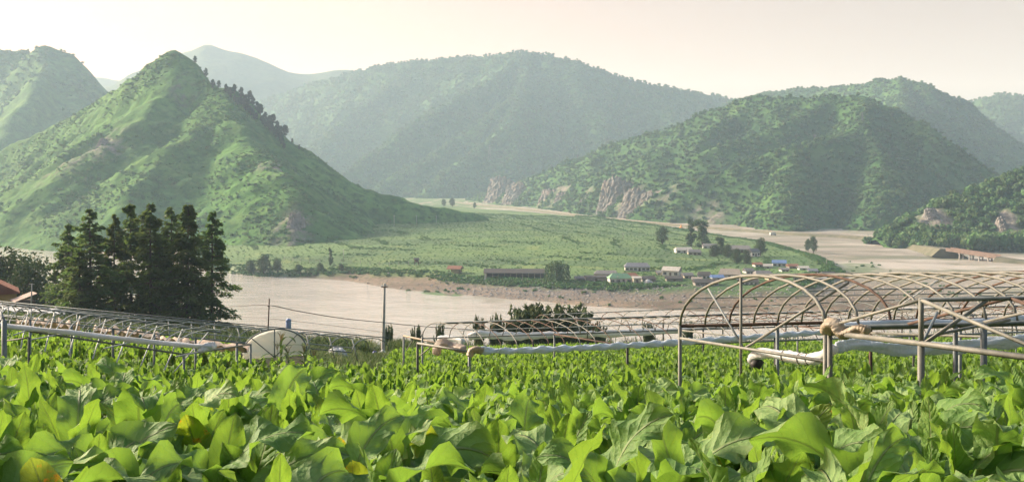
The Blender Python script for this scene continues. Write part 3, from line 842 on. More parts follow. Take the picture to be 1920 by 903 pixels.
# trees on the tongue of land and beyond
def far_tree(px, base, top, lab, kind=BRD, h0=10.0, sx=1.0, name="broadleaf_tree", group=None, i=0, z=-46.5):
    d = -z * F / (base - HY); x = (px - CX) / F * d; z2 = gz(x, d)
    d = -z2 * F / (base - HY); x = (px - CX) / F * d
    h = (base - top) / F * d
    return place_tree(name, kind[i % len(kind)], x, d, gz(x, d) - 0.2, h / h0, px * 0.37, lab, group, sx=sx)
far_tree(1242, 459, 427, "small round tree alone on the open field left of the tall pair", sx=1.0, i=0)
far_tree(1296, 462, 415, "left tree of the tall pair at the top of the village", TALL, 14, 1.0, "poplar_tree", "tall pair above the village", 0)
far_tree(1317, 464, 412, "right and fuller tree of the tall pair at the top of the village", TALL, 14, 1.25, "poplar_tree", "tall pair above the village", 1)
far_tree(1352, 478, 444, "pale green tree between the village houses", TALL, 14, 1.2, i=1)
far_tree(1365, 482, 458, "dark bush right of the pale green village tree", BRDD, 8, 0.9)
far_tree(1340, 480, 458, "reddish dark bush below the tall pair", BRDD, 8, 1.0, i=1)
far_tree(1382, 492, 466, "dark hedge tree at the middle of the village slope", BRDD, 8, 0.9, i=0)
far_tree(1400, 494, 470, "dark hedge tree beside the grey village roofs", BRDD, 8, 0.8, i=1)
far_tree(1426, 480, 450, "round dark tree right of the white village house", BRD, 10, 1.05, i=2)
far_tree(1515, 470, 446, "left tree of the small pair on the dry river bank", BRD, 10, 0.8, i=1, group="pair on the dry river bank")
far_tree(1525, 474, 444, "right tree of the small pair on the dry river bank", BRD, 10, 0.8, i=2, group="pair on the dry river bank")
far_tree(620, 497, 466, "slender pale tree at the foot of the crag by the water", TALL, 14, 0.7, i=0, z=-48)
far_tree(832, 386, 373, "left of two distant trees at the far end of the valley fields", BRD, 10, 1.0, i=0, z=-44)
far_tree(848, 387, 371, "right of two distant trees at the far end of the valley fields", BRD, 10, 1.0, i=1, z=-44)
far_tree(890, 390, 379, "tiny distant tree by the dry river channel", BRD, 10, 0.9, i=2, z=-44)
for i, (px, base, top) in enumerate([(470, 503, 478), (495, 506, 470), (520, 500, 478), (560, 500, 482), (600, 500, 483), (640, 500, 486)]):
    far_tree(px, base, top, ["rounded bush at the water's edge left of the white boat", "large bush above the white boat", "bush directly behind the white boat", "bush right of the white boat", "bush left of the slender pale tree", "bush right of the slender pale tree"][i], BRD, 10, 1.2, "bush", "bushes below the crag", i, -50)
# willow over the shed's end
def willow(name, seed, h, wd, mat):
    rs = np.random.RandomState(seed); G = Geo(); Cs = []
    G.tube([(0, 0, -0.5), (0.1, 0, h * 0.4), (0, 0.1, h * 0.75)], [h * 0.05, h * 0.035, h * 0.015], 7)
    for i in range(60):
        a = rs.rand() * 6.28; r = wd * 0.5 * rs.rand() ** 0.5; top = h * (0.98 - 0.30 * (r / (wd * 0.5)) ** 2 + 0.03 * rs.normal())
        x, y = r * math.cos(a), r * math.sin(a)
        if i % 5 == 0: G.tube([(0, 0, h * 0.45), (x * 0.5, y * 0.5, top * 0.8), (x * 0.9, y * 0.9, top * 0.97)], [h * 0.018, h * 0.01, h * 0.004], 5)
        k = 34; zz = top - (top - h * 0.08) * rs.rand(k) ** 1.1
        out = 1 + 0.18 * (top - zz) / h
        Cs.append(np.stack([x * out + rs.normal(size=k) * 0.28, y * out + rs.normal(size=k) * 0.28, zz], 1))
    C = np.concatenate(Cs); n = len(C)
    U = np.zeros((n, 3)); U[:, 2] = -1; U += rs.normal(size=(n, 3)) * 0.3; U *= 0.42
    V = np.cross(U, rand_dirs(n)); V *= 0.20 / np.linalg.norm(V, axis=1, keepdims=True)
    return G.mesh(name + "_trunk", BARK, True), quads_to_mesh(name + "_crown", C, U, V, mat)
WIL = [willow("willow", 3, 10.0, 11.0, F_BROAD)]
far_tree(1045, 523, 482, "broad weeping willow at the right end of the long open shed", WIL, 10, 1.0, "willow_tree", z=-48)

# shrubs on the near bank in front of the water
def osier(name, seed, h, wd, mat, stems=44):
    """upright bush: many slim stems clothed with narrow leaves"""
    rs = np.random.RandomState(seed); G = Geo(); Cs, Us = [], []
    for i in range(stems):
        a = rs.rand() * 6.28; r0 = wd * 0.3 * rs.rand() ** 0.5; r1 = r0 + wd * 0.22 * rs.rand(); hh = h * (0.6 + 0.4 * rs.rand()) * (1 - 0.25 * (r1 / (wd * 0.5)) ** 2)
        p0 = np.array([r0 * 0.5 * math.cos(a), r0 * 0.5 * math.sin(a), -0.4]); p1 = np.array([r1 * math.cos(a), r1 * math.sin(a), hh])
        G.tube([tuple(p0), tuple((p0 + p1) / 2 + np.array([0, 0, hh * 0.05])), tuple(p1)], [0.035, 0.022, 0.006], 4)
        k = 80; s = 0.12 + 0.88 * rs.rand(k)
        c = p0 + (p1 - p0) * s[:, None] + rs.normal(size=(k, 3)) * 0.20 * (1.25 - s[:, None]); Cs.append(c)
        u = rs.normal(size=(k, 3)) * 0.5; u[:, 2] += 0.75; Us.append(u)
    C, U = np.concatenate(Cs), np.concatenate(Us); n = len(C)
    U /= np.linalg.norm(U, axis=1, keepdims=True); U *= 0.22
    V = np.cross(U, rand_dirs(n)); V *= 0.085 / np.linalg.norm(V, axis=1, keepdims=True)
    return G.mesh(name + "_stems", BARK, True), quads_to_mesh(name + "_crown", C, U, V, mat)
OS = [osier("osier", 5 + i, 4.0, 4.2, F_WILLOW) for i in range(2)]
for i, (px, top, d, s, lab) in enumerate([(990, 563, 102, 1.0, "left third of the tall grey-green willow thicket before the water"), (1030, 561, 102, 1.05, "middle and tallest of the grey-green willow thicket before the water"), (1072, 567, 102, 1.0, "right third of the grey-green willow thicket before the water"),
                                          (930, 582, 100, 0.6, "small feathery bush left of the willow thicket"), (898, 586, 100, 0.45, "smallest feathery sapling left of the willow thicket"), (965, 590, 100, 0.6, "low bush at the left foot of the willow thicket"),
                                          (780, 605, 98, 0.4, "small sapling right of the concrete pole"), (728, 603, 97, 0.4, "slim sapling just behind the concrete pole"), (1125, 600, 100, 0.5, "low bush right of the willow thicket"), (1215, 600, 100, 0.5, "low bush behind the middle frame's right part"), (825, 600, 98, 0.4, "sapling at the left end of the middle frame"), (1290, 598, 100, 0.5, "low bush behind the big arched frame's end")]):
    x = (px - CX) / F * d; z = gz(x, d); h = (HY - top) / F * d - z
    e = empty("willow_bush", (x, d, z), i * 1.3, lab, "bush", "bushes on the near bank"); w_ = s * (0.75 if i > 2 else 1.55); e.scale = (w_, w_, h / 4.0)
    obj("stem", OS[i % 2][0], e); obj("crown", OS[i % 2][1], e)

# rows of crops on the tongue, hedges along the terraces (one mass)
n = 210000
X = -230 + 470 * NR.rand(n); Y = 425 + 720 * NR.rand(n) ** 1.3
sd = poly_sd(X, Y, TONGUE) + 4.0 * fbm(X, Y, 30.0, 3)
Zc = far_ground(X, Y)
lev = np.minimum.reduce([np.abs(sd - (34 + 27 * k) - 9 * fbm(X, Y, 90.0, 2, ox=k * 3.1)) for k in range(5)])
hedge = (lev < 2.2) & (NR.rand(n) < 0.6) & (fbm(X, Y, 60, 2) > 0.0)
rowk = (np.mod(sd + 3 * fbm(X, Y, 60, 2), 3.4) < 1.2) & (NR.rand(n) < 0.35)
bank = (np.abs(sd - 3) < 7) & (NR.rand(n) < 0.5)
keep = (sd > 0) & (hedge | rowk | bank) & (hf1(X, Y) < Zc + 2) & (np.abs(X / Y) < 0.6)
X, Y, Zc, hedge, bank = X[keep], Y[keep], Zc[keep], hedge[keep], bank[keep]
s = np.where(hedge, 0.95, np.where(bank, 1.6, 0.6)) * (0.6 + 0.7 * NR.rand(len(X))) * (1 + 0.7 * sstep(650, 1100, Y))
crop_protos = []
for i in range(3):
    lob = [((NR.normal() * 0.35, NR.normal() * 0.25, 0.3), (0.36, 0.36, 0.34)) for _ in range(3)]
    crop_protos.append(ico_blob("crop_clump_%s" % "abc"[i], F_CROP, lob, 60, 0.14))
C_CROP = proto_collection("crop_clumps", crop_protos)
scatter("field_crop", np.stack([X, Y, Zc - 0.1 * s], 1), np.stack([s, s, s * (0.7 + 0.4 * NR.rand(len(s)))], 1), NR.randint(0, 3, len(X)), NR.rand(len(X)) * 6.28, C_CROP, "rows of green crops and hedges on the tongue of land across the river", "crops")
# grass and scrub along the far banks
n = 26000
X = -420 + 760 * NR.rand(n); Y = 380 + 420 * NR.rand(n)
t = Y - far_shore(X)
sp, lg, g2 = poly_sd(X, Y, SPIT), poly_sd(X, Y, LEFTG), poly_sd(X, Y, GREEN2)
k = ((sp > -1.5) | ((lg > 0) & (NR.rand(n) < 0.5)) | ((g2 > -4) & (NR.rand(n) < 0.10)) | ((t > 8) & (t < 60) & (fbm(X, Y, 14, 4) > 0.32) & (X > -150) & (NR.rand(n) < 0.6))) & (t > 1)
X, Y = X[k], Y[k]; s = 1.0 + 1.1 * NR.rand(len(X))
scatter("bank_scrub", np.stack([X, Y, far_ground(X, Y) - 0.1], 1), s, NR.randint(0, 4, len(X)), NR.rand(len(X)) * 6.28, C_SHRUB, "grass tufts and scrub along the far river bank", "scrub")
# trees along the foot of the right hill
n = 900
PX = 1640 + 330 * NR.rand(n); d = 640 + 70 * NR.rand(n); X = (PX - CX) / F * d
k = (PX > 1690) & (d < np.interp(PX, [1690, 1760, 1830, 1970], [706, 700, 676, 660])) & (d > np.interp(PX, [1690, 1760, 1830, 1970], [680, 660, 640, 640]))
X, d = X[k], d[k]; s = 7.5 + 4.5 * NR.rand(len(X))
scatter("foot_wood", np.stack([X, d, ground_z(X, d) - 0.5], 1), np.stack([s * 0.75, s * 0.75, s], 1), NR.randint(2, 5, len(X)), NR.rand(len(X)) * 6.28, C_WOOD, "pale green poplar wood along the foot of the right hill", "trees")
# ------------------------------------------------------------------ tobacco plants
def tobacco_mat(name, dark, light, trans, spots=0.0, tr_fac=0.42):
    t = NT(name)
    uv = t.add("ShaderNodeUVMap").outputs[0]
    sep = t.add("ShaderNodeSeparateXYZ"); t.l.new(uv, sep.inputs[0])
    au = t.math('ABSOLUTE', t.math('MULTIPLY_ADD', sep.outputs[0], 2.0, -1.0))
    oc = t.objc()
    wob = t.noise(6.0, 3, 0.5, oc)
    lat = t.math('ADD', t.math('MULTIPLY_ADD', sep.outputs[1], 10.0, t.math('MULTIPLY', au, -2.1)), t.math('MULTIPLY', wob, 1.1))
    fr = t.math('ABSOLUTE', t.math('MULTIPLY_ADD', t.math('FRACT', lat), 2.0, -1.0))     # 1 on a vein, 0 between
    vein = t.ramp(fr, 0.84, 1.0)
    mid = t.ramp(au, 0.075, 0.02)
    rnd = t.rnd()
    blot = t.noise(7.0, 5, 0.6, oc)
    col = t.mix(t.ramp(t.math('ADD', t.math('MULTIPLY', blot, 0.5), t.math('MULTIPLY', rnd, 0.5)), 0.3, 0.72), dark, light)
    pale = tuple(min(1, x * 1.5 + 0.05) for x in light)
    col = t.mix(t.math('MULTIPLY', vein, 0.34), col, pale)
    col = t.mix(t.math('MULTIPLY', mid, 0.75), col, (0.34, 0.40, 0.20))
    rim = t.ramp(t.math('MULTIPLY', au, t.math('MULTIPLY_ADD', rnd, 0.25, 0.8)), 0.93, 0.99)
    col = t.mix(t.math('MULTIPLY', rim, 0.5), col, (0.26, 0.24, 0.10))
    trc = t.mix(t.math('MULTIPLY', vein, 0.5), trans, tuple(x * 0.55 for x in trans))
    trc = t.mix(t.math('MULTIPLY', mid, 0.8), trc, (0.10, 0.16, 0.03))
    trc = t.mix(t.math('MULTIPLY', t.ramp(blot, 0.40, 0.68), 0.55), trc, tuple(x * 0.6 for x in trans))
    yl = t.math('MULTIPLY', t.ramp(t.noise(3.2, 4, 0.65, oc), 0.62, 0.70), t.ramp(rnd, 0.55, 0.8))
    col = t.mix(t.math('MULTIPLY', yl, 0.6), col, (0.36, 0.34, 0.06)); trc = t.mix(t.math('MULTIPLY', yl, 0.6), trc, (0.42, 0.36, 0.04))
    if spots:
        sp = t.ramp(t.noise(13.0, 5, 0.65, oc), 0.60 - 0.12 * spots, 0.70 - 0.10 * spots)
        col = t.mix(sp, col, (0.62, 0.30, 0.03)); trc = t.mix(sp, trc, (0.75, 0.30, 0.02))
        sp2 = t.ramp(t.math('MULTIPLY', t.ramp(t.noise(24.0, 4, 0.6, oc), 0.52, 0.60), sp), 0.3, 0.8)
        col = t.mix(sp2, col, (0.30, 0.07, 0.015)); trc = t.mix(sp2, trc, (0.30, 0.05, 0.01))
    t.color(col)
    t.rough(t.math('MULTIPLY_ADD', blot, 0.22, 0.52)); t.b.inputs["Specular IOR Level"].default_value = 0.34
    h = t.math('ADD', t.math('MULTIPLY', t.math('POWER', fr, 2.0), -0.26), t.math('MULTIPLY', t.noise(26.0, 4, 0.6, oc), 0.75))
    h = t.math('ADD', h, t.math('MULTIPLY', mid, -0.8))
    t.bump(h, 0.022, 0.85)
    tr = t.add("ShaderNodeBsdfTranslucent"); t.l.new(trc, tr.inputs[0])
    mx = t.add("ShaderNodeMixShader"); mx.inputs[0].default_value = tr_fac
    t.l.new(t.b.outputs[0], mx.inputs[1]); t.l.new(tr.outputs[0], mx.inputs[2]); t.l.new(mx.outputs[0], t.out.inputs[0])
    return t.m
TB = tobacco_mat("tobacco_leaf", (0.145, 0.27, 0.070), (0.275, 0.405, 0.150), (0.24, 0.43, 0.045))
TB_UP = tobacco_mat("tobacco_young_leaf", (0.12, 0.235, 0.045), (0.20, 0.325, 0.085), (0.25, 0.43, 0.042), tr_fac=0.45)
TB_YEL = tobacco_mat("tobacco_yellow_leaf", (0.15, 0.25, 0.045), (0.27, 0.34, 0.06), (0.32, 0.42, 0.045), 0.5, 0.4)
TB_SPOT = tobacco_mat("tobacco_spotted_leaf", (0.12, 0.21, 0.03), (0.19, 0.29, 0.05), (0.33, 0.43, 0.03), 0.25, 0.45)
STEM = simple("tobacco_stem", (0.10, 0.16, 0.045), (0.17, 0.23, 0.08), 9.0, 0.6)

def tobacco_leaf(name, rs, kind, nu, nv, mat):
    """kind: up (young upright), arch (arching over), droop (hanging, folded)"""
    L = {"up": 0.42, "arch": 0.50, "droop": 0.52}[kind] * (0.88 + 0.24 * rs.rand())
    W = L * {"up": 0.54, "arch": 0.58, "droop": 0.60}[kind] * (0.9 + 0.22 * rs.rand())
    th0 = math.radians({"up": 78, "arch": 62, "droop": 48}[kind] + 9 * rs.normal())
    curl = math.radians({"up": 16, "arch": 92, "droop": 112}[kind] * (0.75 + 0.45 * rs.rand()))
    cp = {"up": 1.6, "arch": 1.5, "droop": 1.3}[kind]
    fold = {"up": 0.42, "arch": 0.30, "droop": -0.35}[kind] + 0.18 * rs.normal()
    twist = 0.45 * rs.normal(); wav = (0.022 if kind == "up" else 0.036) * (0.6 + 0.8 * rs.rand()); ph = rs.rand() * 6.28; nw = 2.0 + 1.6 * rs.rand()
    ph2 = rs.rand() * 6.28; crk = 0.004 + 0.006 * rs.rand(); cf = 3.0 + 2.0 * rs.rand(); side = 0.10 * rs.normal()
    vs, uvs = [], []
    cx = cz = 0.0
    tops = []
    for j in range(nv + 1):
        v = j / nv
        th = th0 - curl * v ** cp
        if j: cx += math.cos(th) * L / nv; cz += math.sin(th) * L / nv
        tang = Vector((math.cos(th), 0, math.sin(th))); nor = Vector((-math.sin(th), 0, math.cos(th)))
        wv = W * 0.5 * (max(v, 0.0) + 0.03) ** 0.55 * max(1 - v, 0) ** 0.62 * 1.72
        wv = max(wv, 0.004)
        tw = twist * v
        lat = Vector((0, math.cos(tw), 0)) + nor * math.sin(tw)
        nn = nor * math.cos(tw) - Vector((0, math.sin(tw), 0))
        ctr = Vector((cx, side * v * v * L, cz))
        for i in range(nu + 1):
            u = -1 + 2 * i / nu; a = abs(u)
            f = fold * (1 - 0.45 * v) + (0.25 * a if kind == "droop" else 0)
            y = u * wv * math.cos(f * a * 1.1); h = a * wv * math.sin(f) * (1 - 0.25 * a)
            h += wav * L / 0.5 * a * a * math.sin(nw * 6.28 * v + ph + (1.1 if u > 0 else 0)) * min(1, 4 * v * (1.1 - v) + 0.1)
            h += crk * math.sin((v * cf - a * 0.9) * 6.28 + ph2) * a * (1.15 - a) * 2.2 * min(1, wv / 0.06)
            h += 0.008 * rs.normal() * a * min(1, wv / 0.06)
            vs.append(tuple(ctr + lat * y + nn * h)); uvs.append((i / nu, v))
    fs = []
    for j in range(nv):
        for i in range(nu):
            a = j * (nu + 1) + i; fs.append((a, a + 1, a + nu + 2, a + nu + 1))
    me = mesh_data(name, vs, fs, mat, True)
    ul = me.uv_layers.new(name="UVMap")
    flat = np.array([uvs[i] for q in fs for i in q], np.float32)
    ul.data.foreach_set("uv", flat.ravel())
    return me
lr = np.random.RandomState(19)
LEAF = {k: [tobacco_leaf("leaf", lr, k, 8, 15, TB_UP if k == "up" else TB) for _ in range(9)] for k in ("up", "arch", "droop")}
LEAF_Y = [tobacco_leaf("leaf", lr, "up", 8, 15, TB_YEL) for _ in range(2)]
LEAF_S = [tobacco_leaf("leaf", lr, k, 8, 15, TB_SPOT) for k in ("up", "arch")]
STEM_ME = [mesh_data("stem", *tube_geo([(0, 0, -0.12), (0.01 * i, 0.01, 0.3), (0.015, -0.01 * i, 0.62), (0.01, 0, 0.84)], [0.016, 0.015, 0.012, 0.006], 6), STEM, True) for i in (-1, 1)]

def plant_layout(rs, upright=0.3):
    """list of (kind, index, z, azimuth, scale, tilt)"""
    out = []; n = rs.randint(12, 15); a = rs.rand() * 6.28
    for i in range(n):
        t = i / (n - 1); a += 2.4 + 0.5 * rs.normal()
        z = 0.22 + 0.58 * t
        r = rs.rand()
        if t > 0.74: kind = "up" if r < 0.45 + upright else "arch"
        elif t > 0.42: kind = "arch" if r < 0.62 else ("up" if r < 0.62 + upright * 0.5 else "droop")
        else: kind = "droop" if r < 0.7 else "arch"
        sc = (0.78 + 0.32 * rs.rand()) * (1.12 if 0.25 < t < 0.75 else (0.92 if t >= 0.75 else 1.0))
        out.append((kind, rs.randint(0, 9), z, a, sc, 0.16 * rs.normal()))
    return out
pr = np.random.RandomState(77)
cand = []
sx_, sy_ = 0.47, 0.49
for j in range(-1, 33):
    for i in range(-28, 29):
        y = 3.4 + sy_ * j + 0.15 * pr.normal(); x = (i + 0.5 * (j % 2)) * sx_ + 0.13 * pr.normal()
        if y < 3.75: continue
        cand.append((x, y))
def bare(x, y): return (line_dist(np.array([x]), np.array([y]), PATH)[0] < 1.5)
view = sorted([(y + 0.2 * abs(x), x, y) for x, y in cand if abs(x) < 0.53 * y + 0.5])[:300]
rest = [c for c in cand if (c not in {(x, y) for _, x, y in view})]
def nearest(px, py, d):
    X = (px - CX) / F * d
    return min(range(len(view)), key=lambda k: (view[k][1] - X) ** 2 + (view[k][2] - d) ** 2)
special = {nearest(70, 880, 4.05): ("tobacco plant at bottom left with a yellow leaf blotched orange and brown", "yellow"),
           nearest(765, 830, 4.7): ("tobacco plant in front centre-left with one tall bright leaf spotted yellow", "spot"),
           nearest(455, 710, 8.4): ("tobacco plant with a yellowing upright leaf below the white tent", "spot"),
           nearest(0, 800, 5.2): ("tobacco plant at the left picture edge with a yellow-green leaf", "spot"),
           nearest(950, 790, 5.6): ("tobacco plant front centre with the broadest upright dark green leaf", "big"),
           nearest(1410, 850, 4.6): ("tobacco plant right of front centre with a tall leaf folded along its rib", "big"),
           nearest(1620, 860, 4.5): ("tobacco plant front right with a wide leaf arching toward the viewer", None),
           nearest(1080, 770, 6.6): ("tobacco plant centre with a single straight pointed leaf above the rest", "big")}
for k, (key, x, y) in enumerate(view):
    z = float(near_ground(np.array([x]), np.array([y]))[0])
    lab, sp = special.get(k, (None, None))
    e = empty("tobacco_plant", (x, y, z), pr.rand() * 6.28, lab or "broad-leaved green tobacco plant in the close-set foreground crop", "tobacco plant", "tobacco plants of the foreground crop")
    if sp: e.rotation_euler = (0, 0, 0)
    s = 0.95 + 0.20 * pr.rand()
    e.scale = (s, s, s * (0.94 + 0.14 * pr.rand())); e.rotation_euler.x = 0.05 * pr.normal(); e.rotation_euler.y = 0.05 * pr.normal()
    obj("stem", STEM_ME[k % 2], e)
    for q, (kind, ix, zz, az, sc, tl) in enumerate(plant_layout(pr, 0.0)):
        me = LEAF[kind][ix]
        if sp and q == 7:
            kind = "up"; az = -1.4; tl = 0; sc = {"yellow": 0.95, "spot": 1.1, "big": 1.3}[sp]
            me = {"yellow": LEAF_Y[0], "spot": LEAF_S[0], "big": LEAF["up"][ix]}[sp]
            zz += 0.05 if sp != "yellow" else 0.20
        elif pr.rand() < 0.018: me = LEAF_S[pr.randint(2)]
        lf = obj("leaf", me, e, (0, 0, zz)); lf.rotation_euler = (0.14 * pr.normal(), tl, az); lf.scale = (sc, sc, sc)
        if sp == "yellow" and q == 7: lf["label"] = "yellow leaf with orange and brown blotches"

# the rest of the crop: one mass of the same plants
def whole_plant(name, seed, nu, nv, up):
    rs = np.random.RandomState(seed)
    V, Fc, UV, MI = [], [], [], []
    for kind, ix, zz, az, sc, tl in plant_layout(rs, up):
        me = tobacco_leaf("crop_leaf", rs, kind, nu, nv, TB)
        M = Matrix.Translation((0, 0, zz)) @ Matrix.Rotation(az, 4, 'Z') @ Matrix.Rotation(tl, 4, 'Y') @ Matrix.Scale(sc, 4)
        o = len(V); V += [tuple(M @ v.co) for v in me.vertices]
        Fc += [tuple(o + i for i in p.vertices) for p in me.polygons]; MI += [1 if kind == "up" else 0] * len(me.polygons)
        UV += [tuple(d.uv) for d in me.uv_layers[0].data]
        bpy.data.meshes.remove(me)
    me = mesh_data(name, V, Fc, TB, True); me.materials.append(TB_UP)
    me.polygons.foreach_set("material_index", MI)
    me.uv_layers.new(name="UVMap").data.foreach_set("uv", np.array(UV, np.float32).ravel())
    return bpy.data.objects.new(name, me)
C_TOB = proto_collection("tobacco_crop_plants", [whole_plant("crop_plant_%s" % "abcdef"[i], 300 + i, 4, 7, 0.35) for i in range(6)])
C_TOBN = proto_collection("tobacco_side_plants", [whole_plant("side_plant_%s" % "abcd"[i], 400 + i, 6, 11, 0.3) for i in range(4)])
xy = np.array(rest)
yy = np.arange(3.4 + sy_ * 33, 99, 0.66)
more = []
for j, y in enumerate(yy):
    xmax = 0.62 * y + 4
    xs_ = np.arange(-xmax, xmax, 0.56); more.append(np.stack([xs_ + 0.28 * (j % 2) + 0.12 * pr.normal(size=len(xs_)), y + 0.14 * pr.normal(size=len(xs_))], 1))
more = np.concatenate(more)
u = more[:, 0] / more[:, 1]
pxs = CX + F * u
lim = np.interp(pxs, [0, 430, 450, 585, 600, 712, 728, 760, 900, 2200], [66, 62, 56, 50, 33, 33, 60, 88, 96, 98])
k = (more[:, 1] < lim) & (line_dist(more[:, 0], more[:, 1], PATH) > 1.4)
# a weedy gap below the upper terrace
k &= ~((np.abs(more[:, 1] - 18.4) < 0.5) & (pr.rand(len(more)) < 0.4))
more = more[k]
def spread(name, pts2, coll, n, label, smul=1.0):
    zz = near_ground(pts2[:, 0], pts2[:, 1]); s = (0.84 + 0.24 * pr.rand(len(pts2))) * smul
    scatter(name, np.column_stack([pts2, zz]), s, pr.randint(0, n, len(pts2)), pr.rand(len(pts2)) * 6.28, coll, label, "tobacco crop", tilt=0.06 * pr.normal(size=(len(pts2), 2)))
spread("tobacco_crop", more, C_TOB, 6, "rows of tobacco filling the slope under the frames")
spread("tobacco_crop_edge", xy, C_TOBN, 4, "tobacco growing on at both sides of the foreground crop")
# ------------------------------------------------------------------ greenhouse frames
STEEL = simple("galvanised_steel", (0.125, 0.13, 0.115), (0.205, 0.205, 0.18), 6.0, 0.6, 0.1, 0.003, 60, 0.12)
STEEL_B = simple("blue_grey_steel", (0.11, 0.135, 0.14), (0.20, 0.225, 0.23), 6.0, 0.55, 0.1, 0.003, 60, 0.12)
STEEL_W = simple("pale_steel", (0.27, 0.30, 0.30), (0.40, 0.42, 0.41), 6.0, 0.5, 0.1, 0.003, 60, 0.12)
RUST = simple("rusty_steel", (0.065, 0.040, 0.031), (0.125, 0.083, 0.062), 7.0, 0.85, 0.1, 0.004, 50, 0.15)
DARKST = simple("dark_post", (0.035, 0.038, 0.036), (0.075, 0.078, 0.07), 8.0, 0.7, 0.0)
def plastic_mat(name, a, b, rough=0.42, tr=0.25):
    t = NT(name); oc = t.objc()
    t.color(t.mix(t.ramp(t.noise(5.0, 5, 0.6, oc), 0.35, 0.7), a, b)); t.rough(rough); t.b.inputs["Specular IOR Level"].default_value = 0.45
    mpv = t.add("ShaderNodeMapping"); t.l.new(oc, mpv.inputs[0]); mpv.inputs["Scale"].default_value = (1, 1, 1.6)
    t.bump(t.noise(16.0, 5, 0.65, mpv.outputs[0]), 0.02, 0.8)
    trn = t.add("ShaderNodeBsdfTranslucent"); trn.inputs[0].default_value = (b[0], b[1], b[2], 1)
    mx = t.add("ShaderNodeMixShader"); mx.inputs[0].default_value = tr
    t.l.new(t.b.outputs[0], mx.inputs[1]); t.l.new(trn.outputs[0], mx.inputs[2]); t.l.new(mx.outputs[0], t.out.inputs[0])
    return t.m
PL_WHITE = plastic_mat("white_plastic", (0.60, 0.62, 0.63), (0.76, 0.78, 0.78))
PL_BLUE = plastic_mat("pale_blue_plastic", (0.52, 0.60, 0.66), (0.66, 0.73, 0.78))
PL_CREAM = plastic_mat("cream_plastic", (0.36, 0.29, 0.20), (0.54, 0.47, 0.37))
PL_PINK = plastic_mat("faded_plastic", (0.46, 0.37, 0.30), (0.60, 0.51, 0.42), tr=0.35)
PL_TENT = plastic_mat("tent_sheet", (0.80, 0.81, 0.77), (0.86, 0.86, 0.82), tr=0.4)
BLACK = simple("black_rubber", (0.012, 0.012, 0.013), (0.03, 0.03, 0.03), 8.0, 0.6)

class Frame:
    def __init__(self, name, base, label, group="metal greenhouse frames"):
        self.o = Vector(base); self.e = empty(name, base, 0, label, "greenhouse frame", group); self.cache = {}
    def bar(self, name, pts, r, mat, sides=6):
        v, f = tube_geo([Vector(p) - self.o for p in pts], r, sides)
        return obj(name, mesh_data(name, v, f, mat, True), self.e)
    def post(self, p, r, mat, up=0.0, tilt=0.0):
        g0 = gz(p.x, p.y) - 0.35
        return self.bar("post", [(p.x + tilt, p.y, g0), (p.x, p.y, p.z + up)], r, mat, 8)
def lerp(a, b, t): return a + (b - a) * t
def hoop_pts(L, Rr, rise, n=14, a0=0.0, a1=math.pi, pw=0.92):
    out = []
    for i in range(n + 1):
        t = a0 + (a1 - a0) * i / n
        m = (1 - math.cos(t)) / 2
        p = lerp(L, Rr, m); out.append(p + Vector((0, 0, rise * max(math.sin(t), 0) ** pw)))
    return out
def along(p, ln, sl=-0.009, ax=(0.977, 0.21)): return Vector((p.x + ax[0] * ln, p.y + ax[1] * ln, p.z + sl * ln))

fr = random.Random(3)
# big arched frame on the right
L0, R0 = P(1275, 611, 20.0), P(1548, 612, 14.4)
LEN = 17.0
A = Frame("arched_greenhouse_frame", (L0.x, L0.y, gz(L0.x, L0.y)), "large bare arched greenhouse frame of curved steel tubes on the right")
NH = 33
for i in range(NH):
    t = i / (NH - 1) * LEN
    l, r = along(L0, t), along(R0, t)
    rs_ = 0.86 + 0.02 * fr.random()
    m = RUST if fr.random() < 0.10 else STEEL
    A.bar("hoop", hoop_pts(l, r, rs_), 0.028 if i == 0 else 0.022, m, 7)
    if i % 4 == 0:
        A.post(l, 0.038, STEEL if i == 0 else (RUST if i == 8 else STEEL_B), 0.02)
        if i: A.post(r, 0.038, STEEL_B, 0.02)
        else: A.post(r, 0.038, STEEL, 0.02)
        if i % 8 == 0: A.bar("tie_bar", [l + Vector((0, 0, -0.24)), r + Vector((0, 0, -0.5 if i == 0 else -0.3))], 0.028, STEEL)
A.bar("rail", [L0, along(L0, LEN)], 0.038, RUST); A.bar("rail", [R0 + Vector((0, 0, -0.03)), along(R0, LEN) + Vector((0, 0, -0.03))], 0.038, STEEL)
A.bar("ridge", [hoop_pts(L0, R0, 0.84)[7] + Vector((0, 0, 0.035)), hoop_pts(along(L0, LEN), along(R0, LEN), 0.84)[7] + Vector((0, 0, 0.035))], 0.03, STEEL)
for q in (3, 11): A.bar("purlin", [hoop_pts(L0, R0, 0.84)[q], hoop_pts(along(L0, LEN), along(R0, LEN), 0.84)[q]], 0.012, STEEL_B, 5)
apx = hoop_pts(L0, R0, 0.84)[7]
tm = lerp(L0 + Vector((0, 0, -0.24)), R0 + Vector((0, 0, -0.5)), 0.52)
A.bar("king_post", [(apx.x, apx.y, tm.z - 0.9), apx], 0.026, STEEL)
q0 = hoop_pts(L0, R0, 0.84)[4]; A.bar("brace", [tm, lerp(q0, apx, 0.2)], 0.02, STEEL_B)
A.bar("brace", [tm + Vector((0.02, 0, 0)), along(hoop_pts(L0, R0, 0.84)[10], 1.0)], 0.024, STEEL)
A.bar("brace", [along(apx, 4.0), along(lerp(L0, R0, 0.4), 2.9)], 0.013, PL_WHITE, 5)
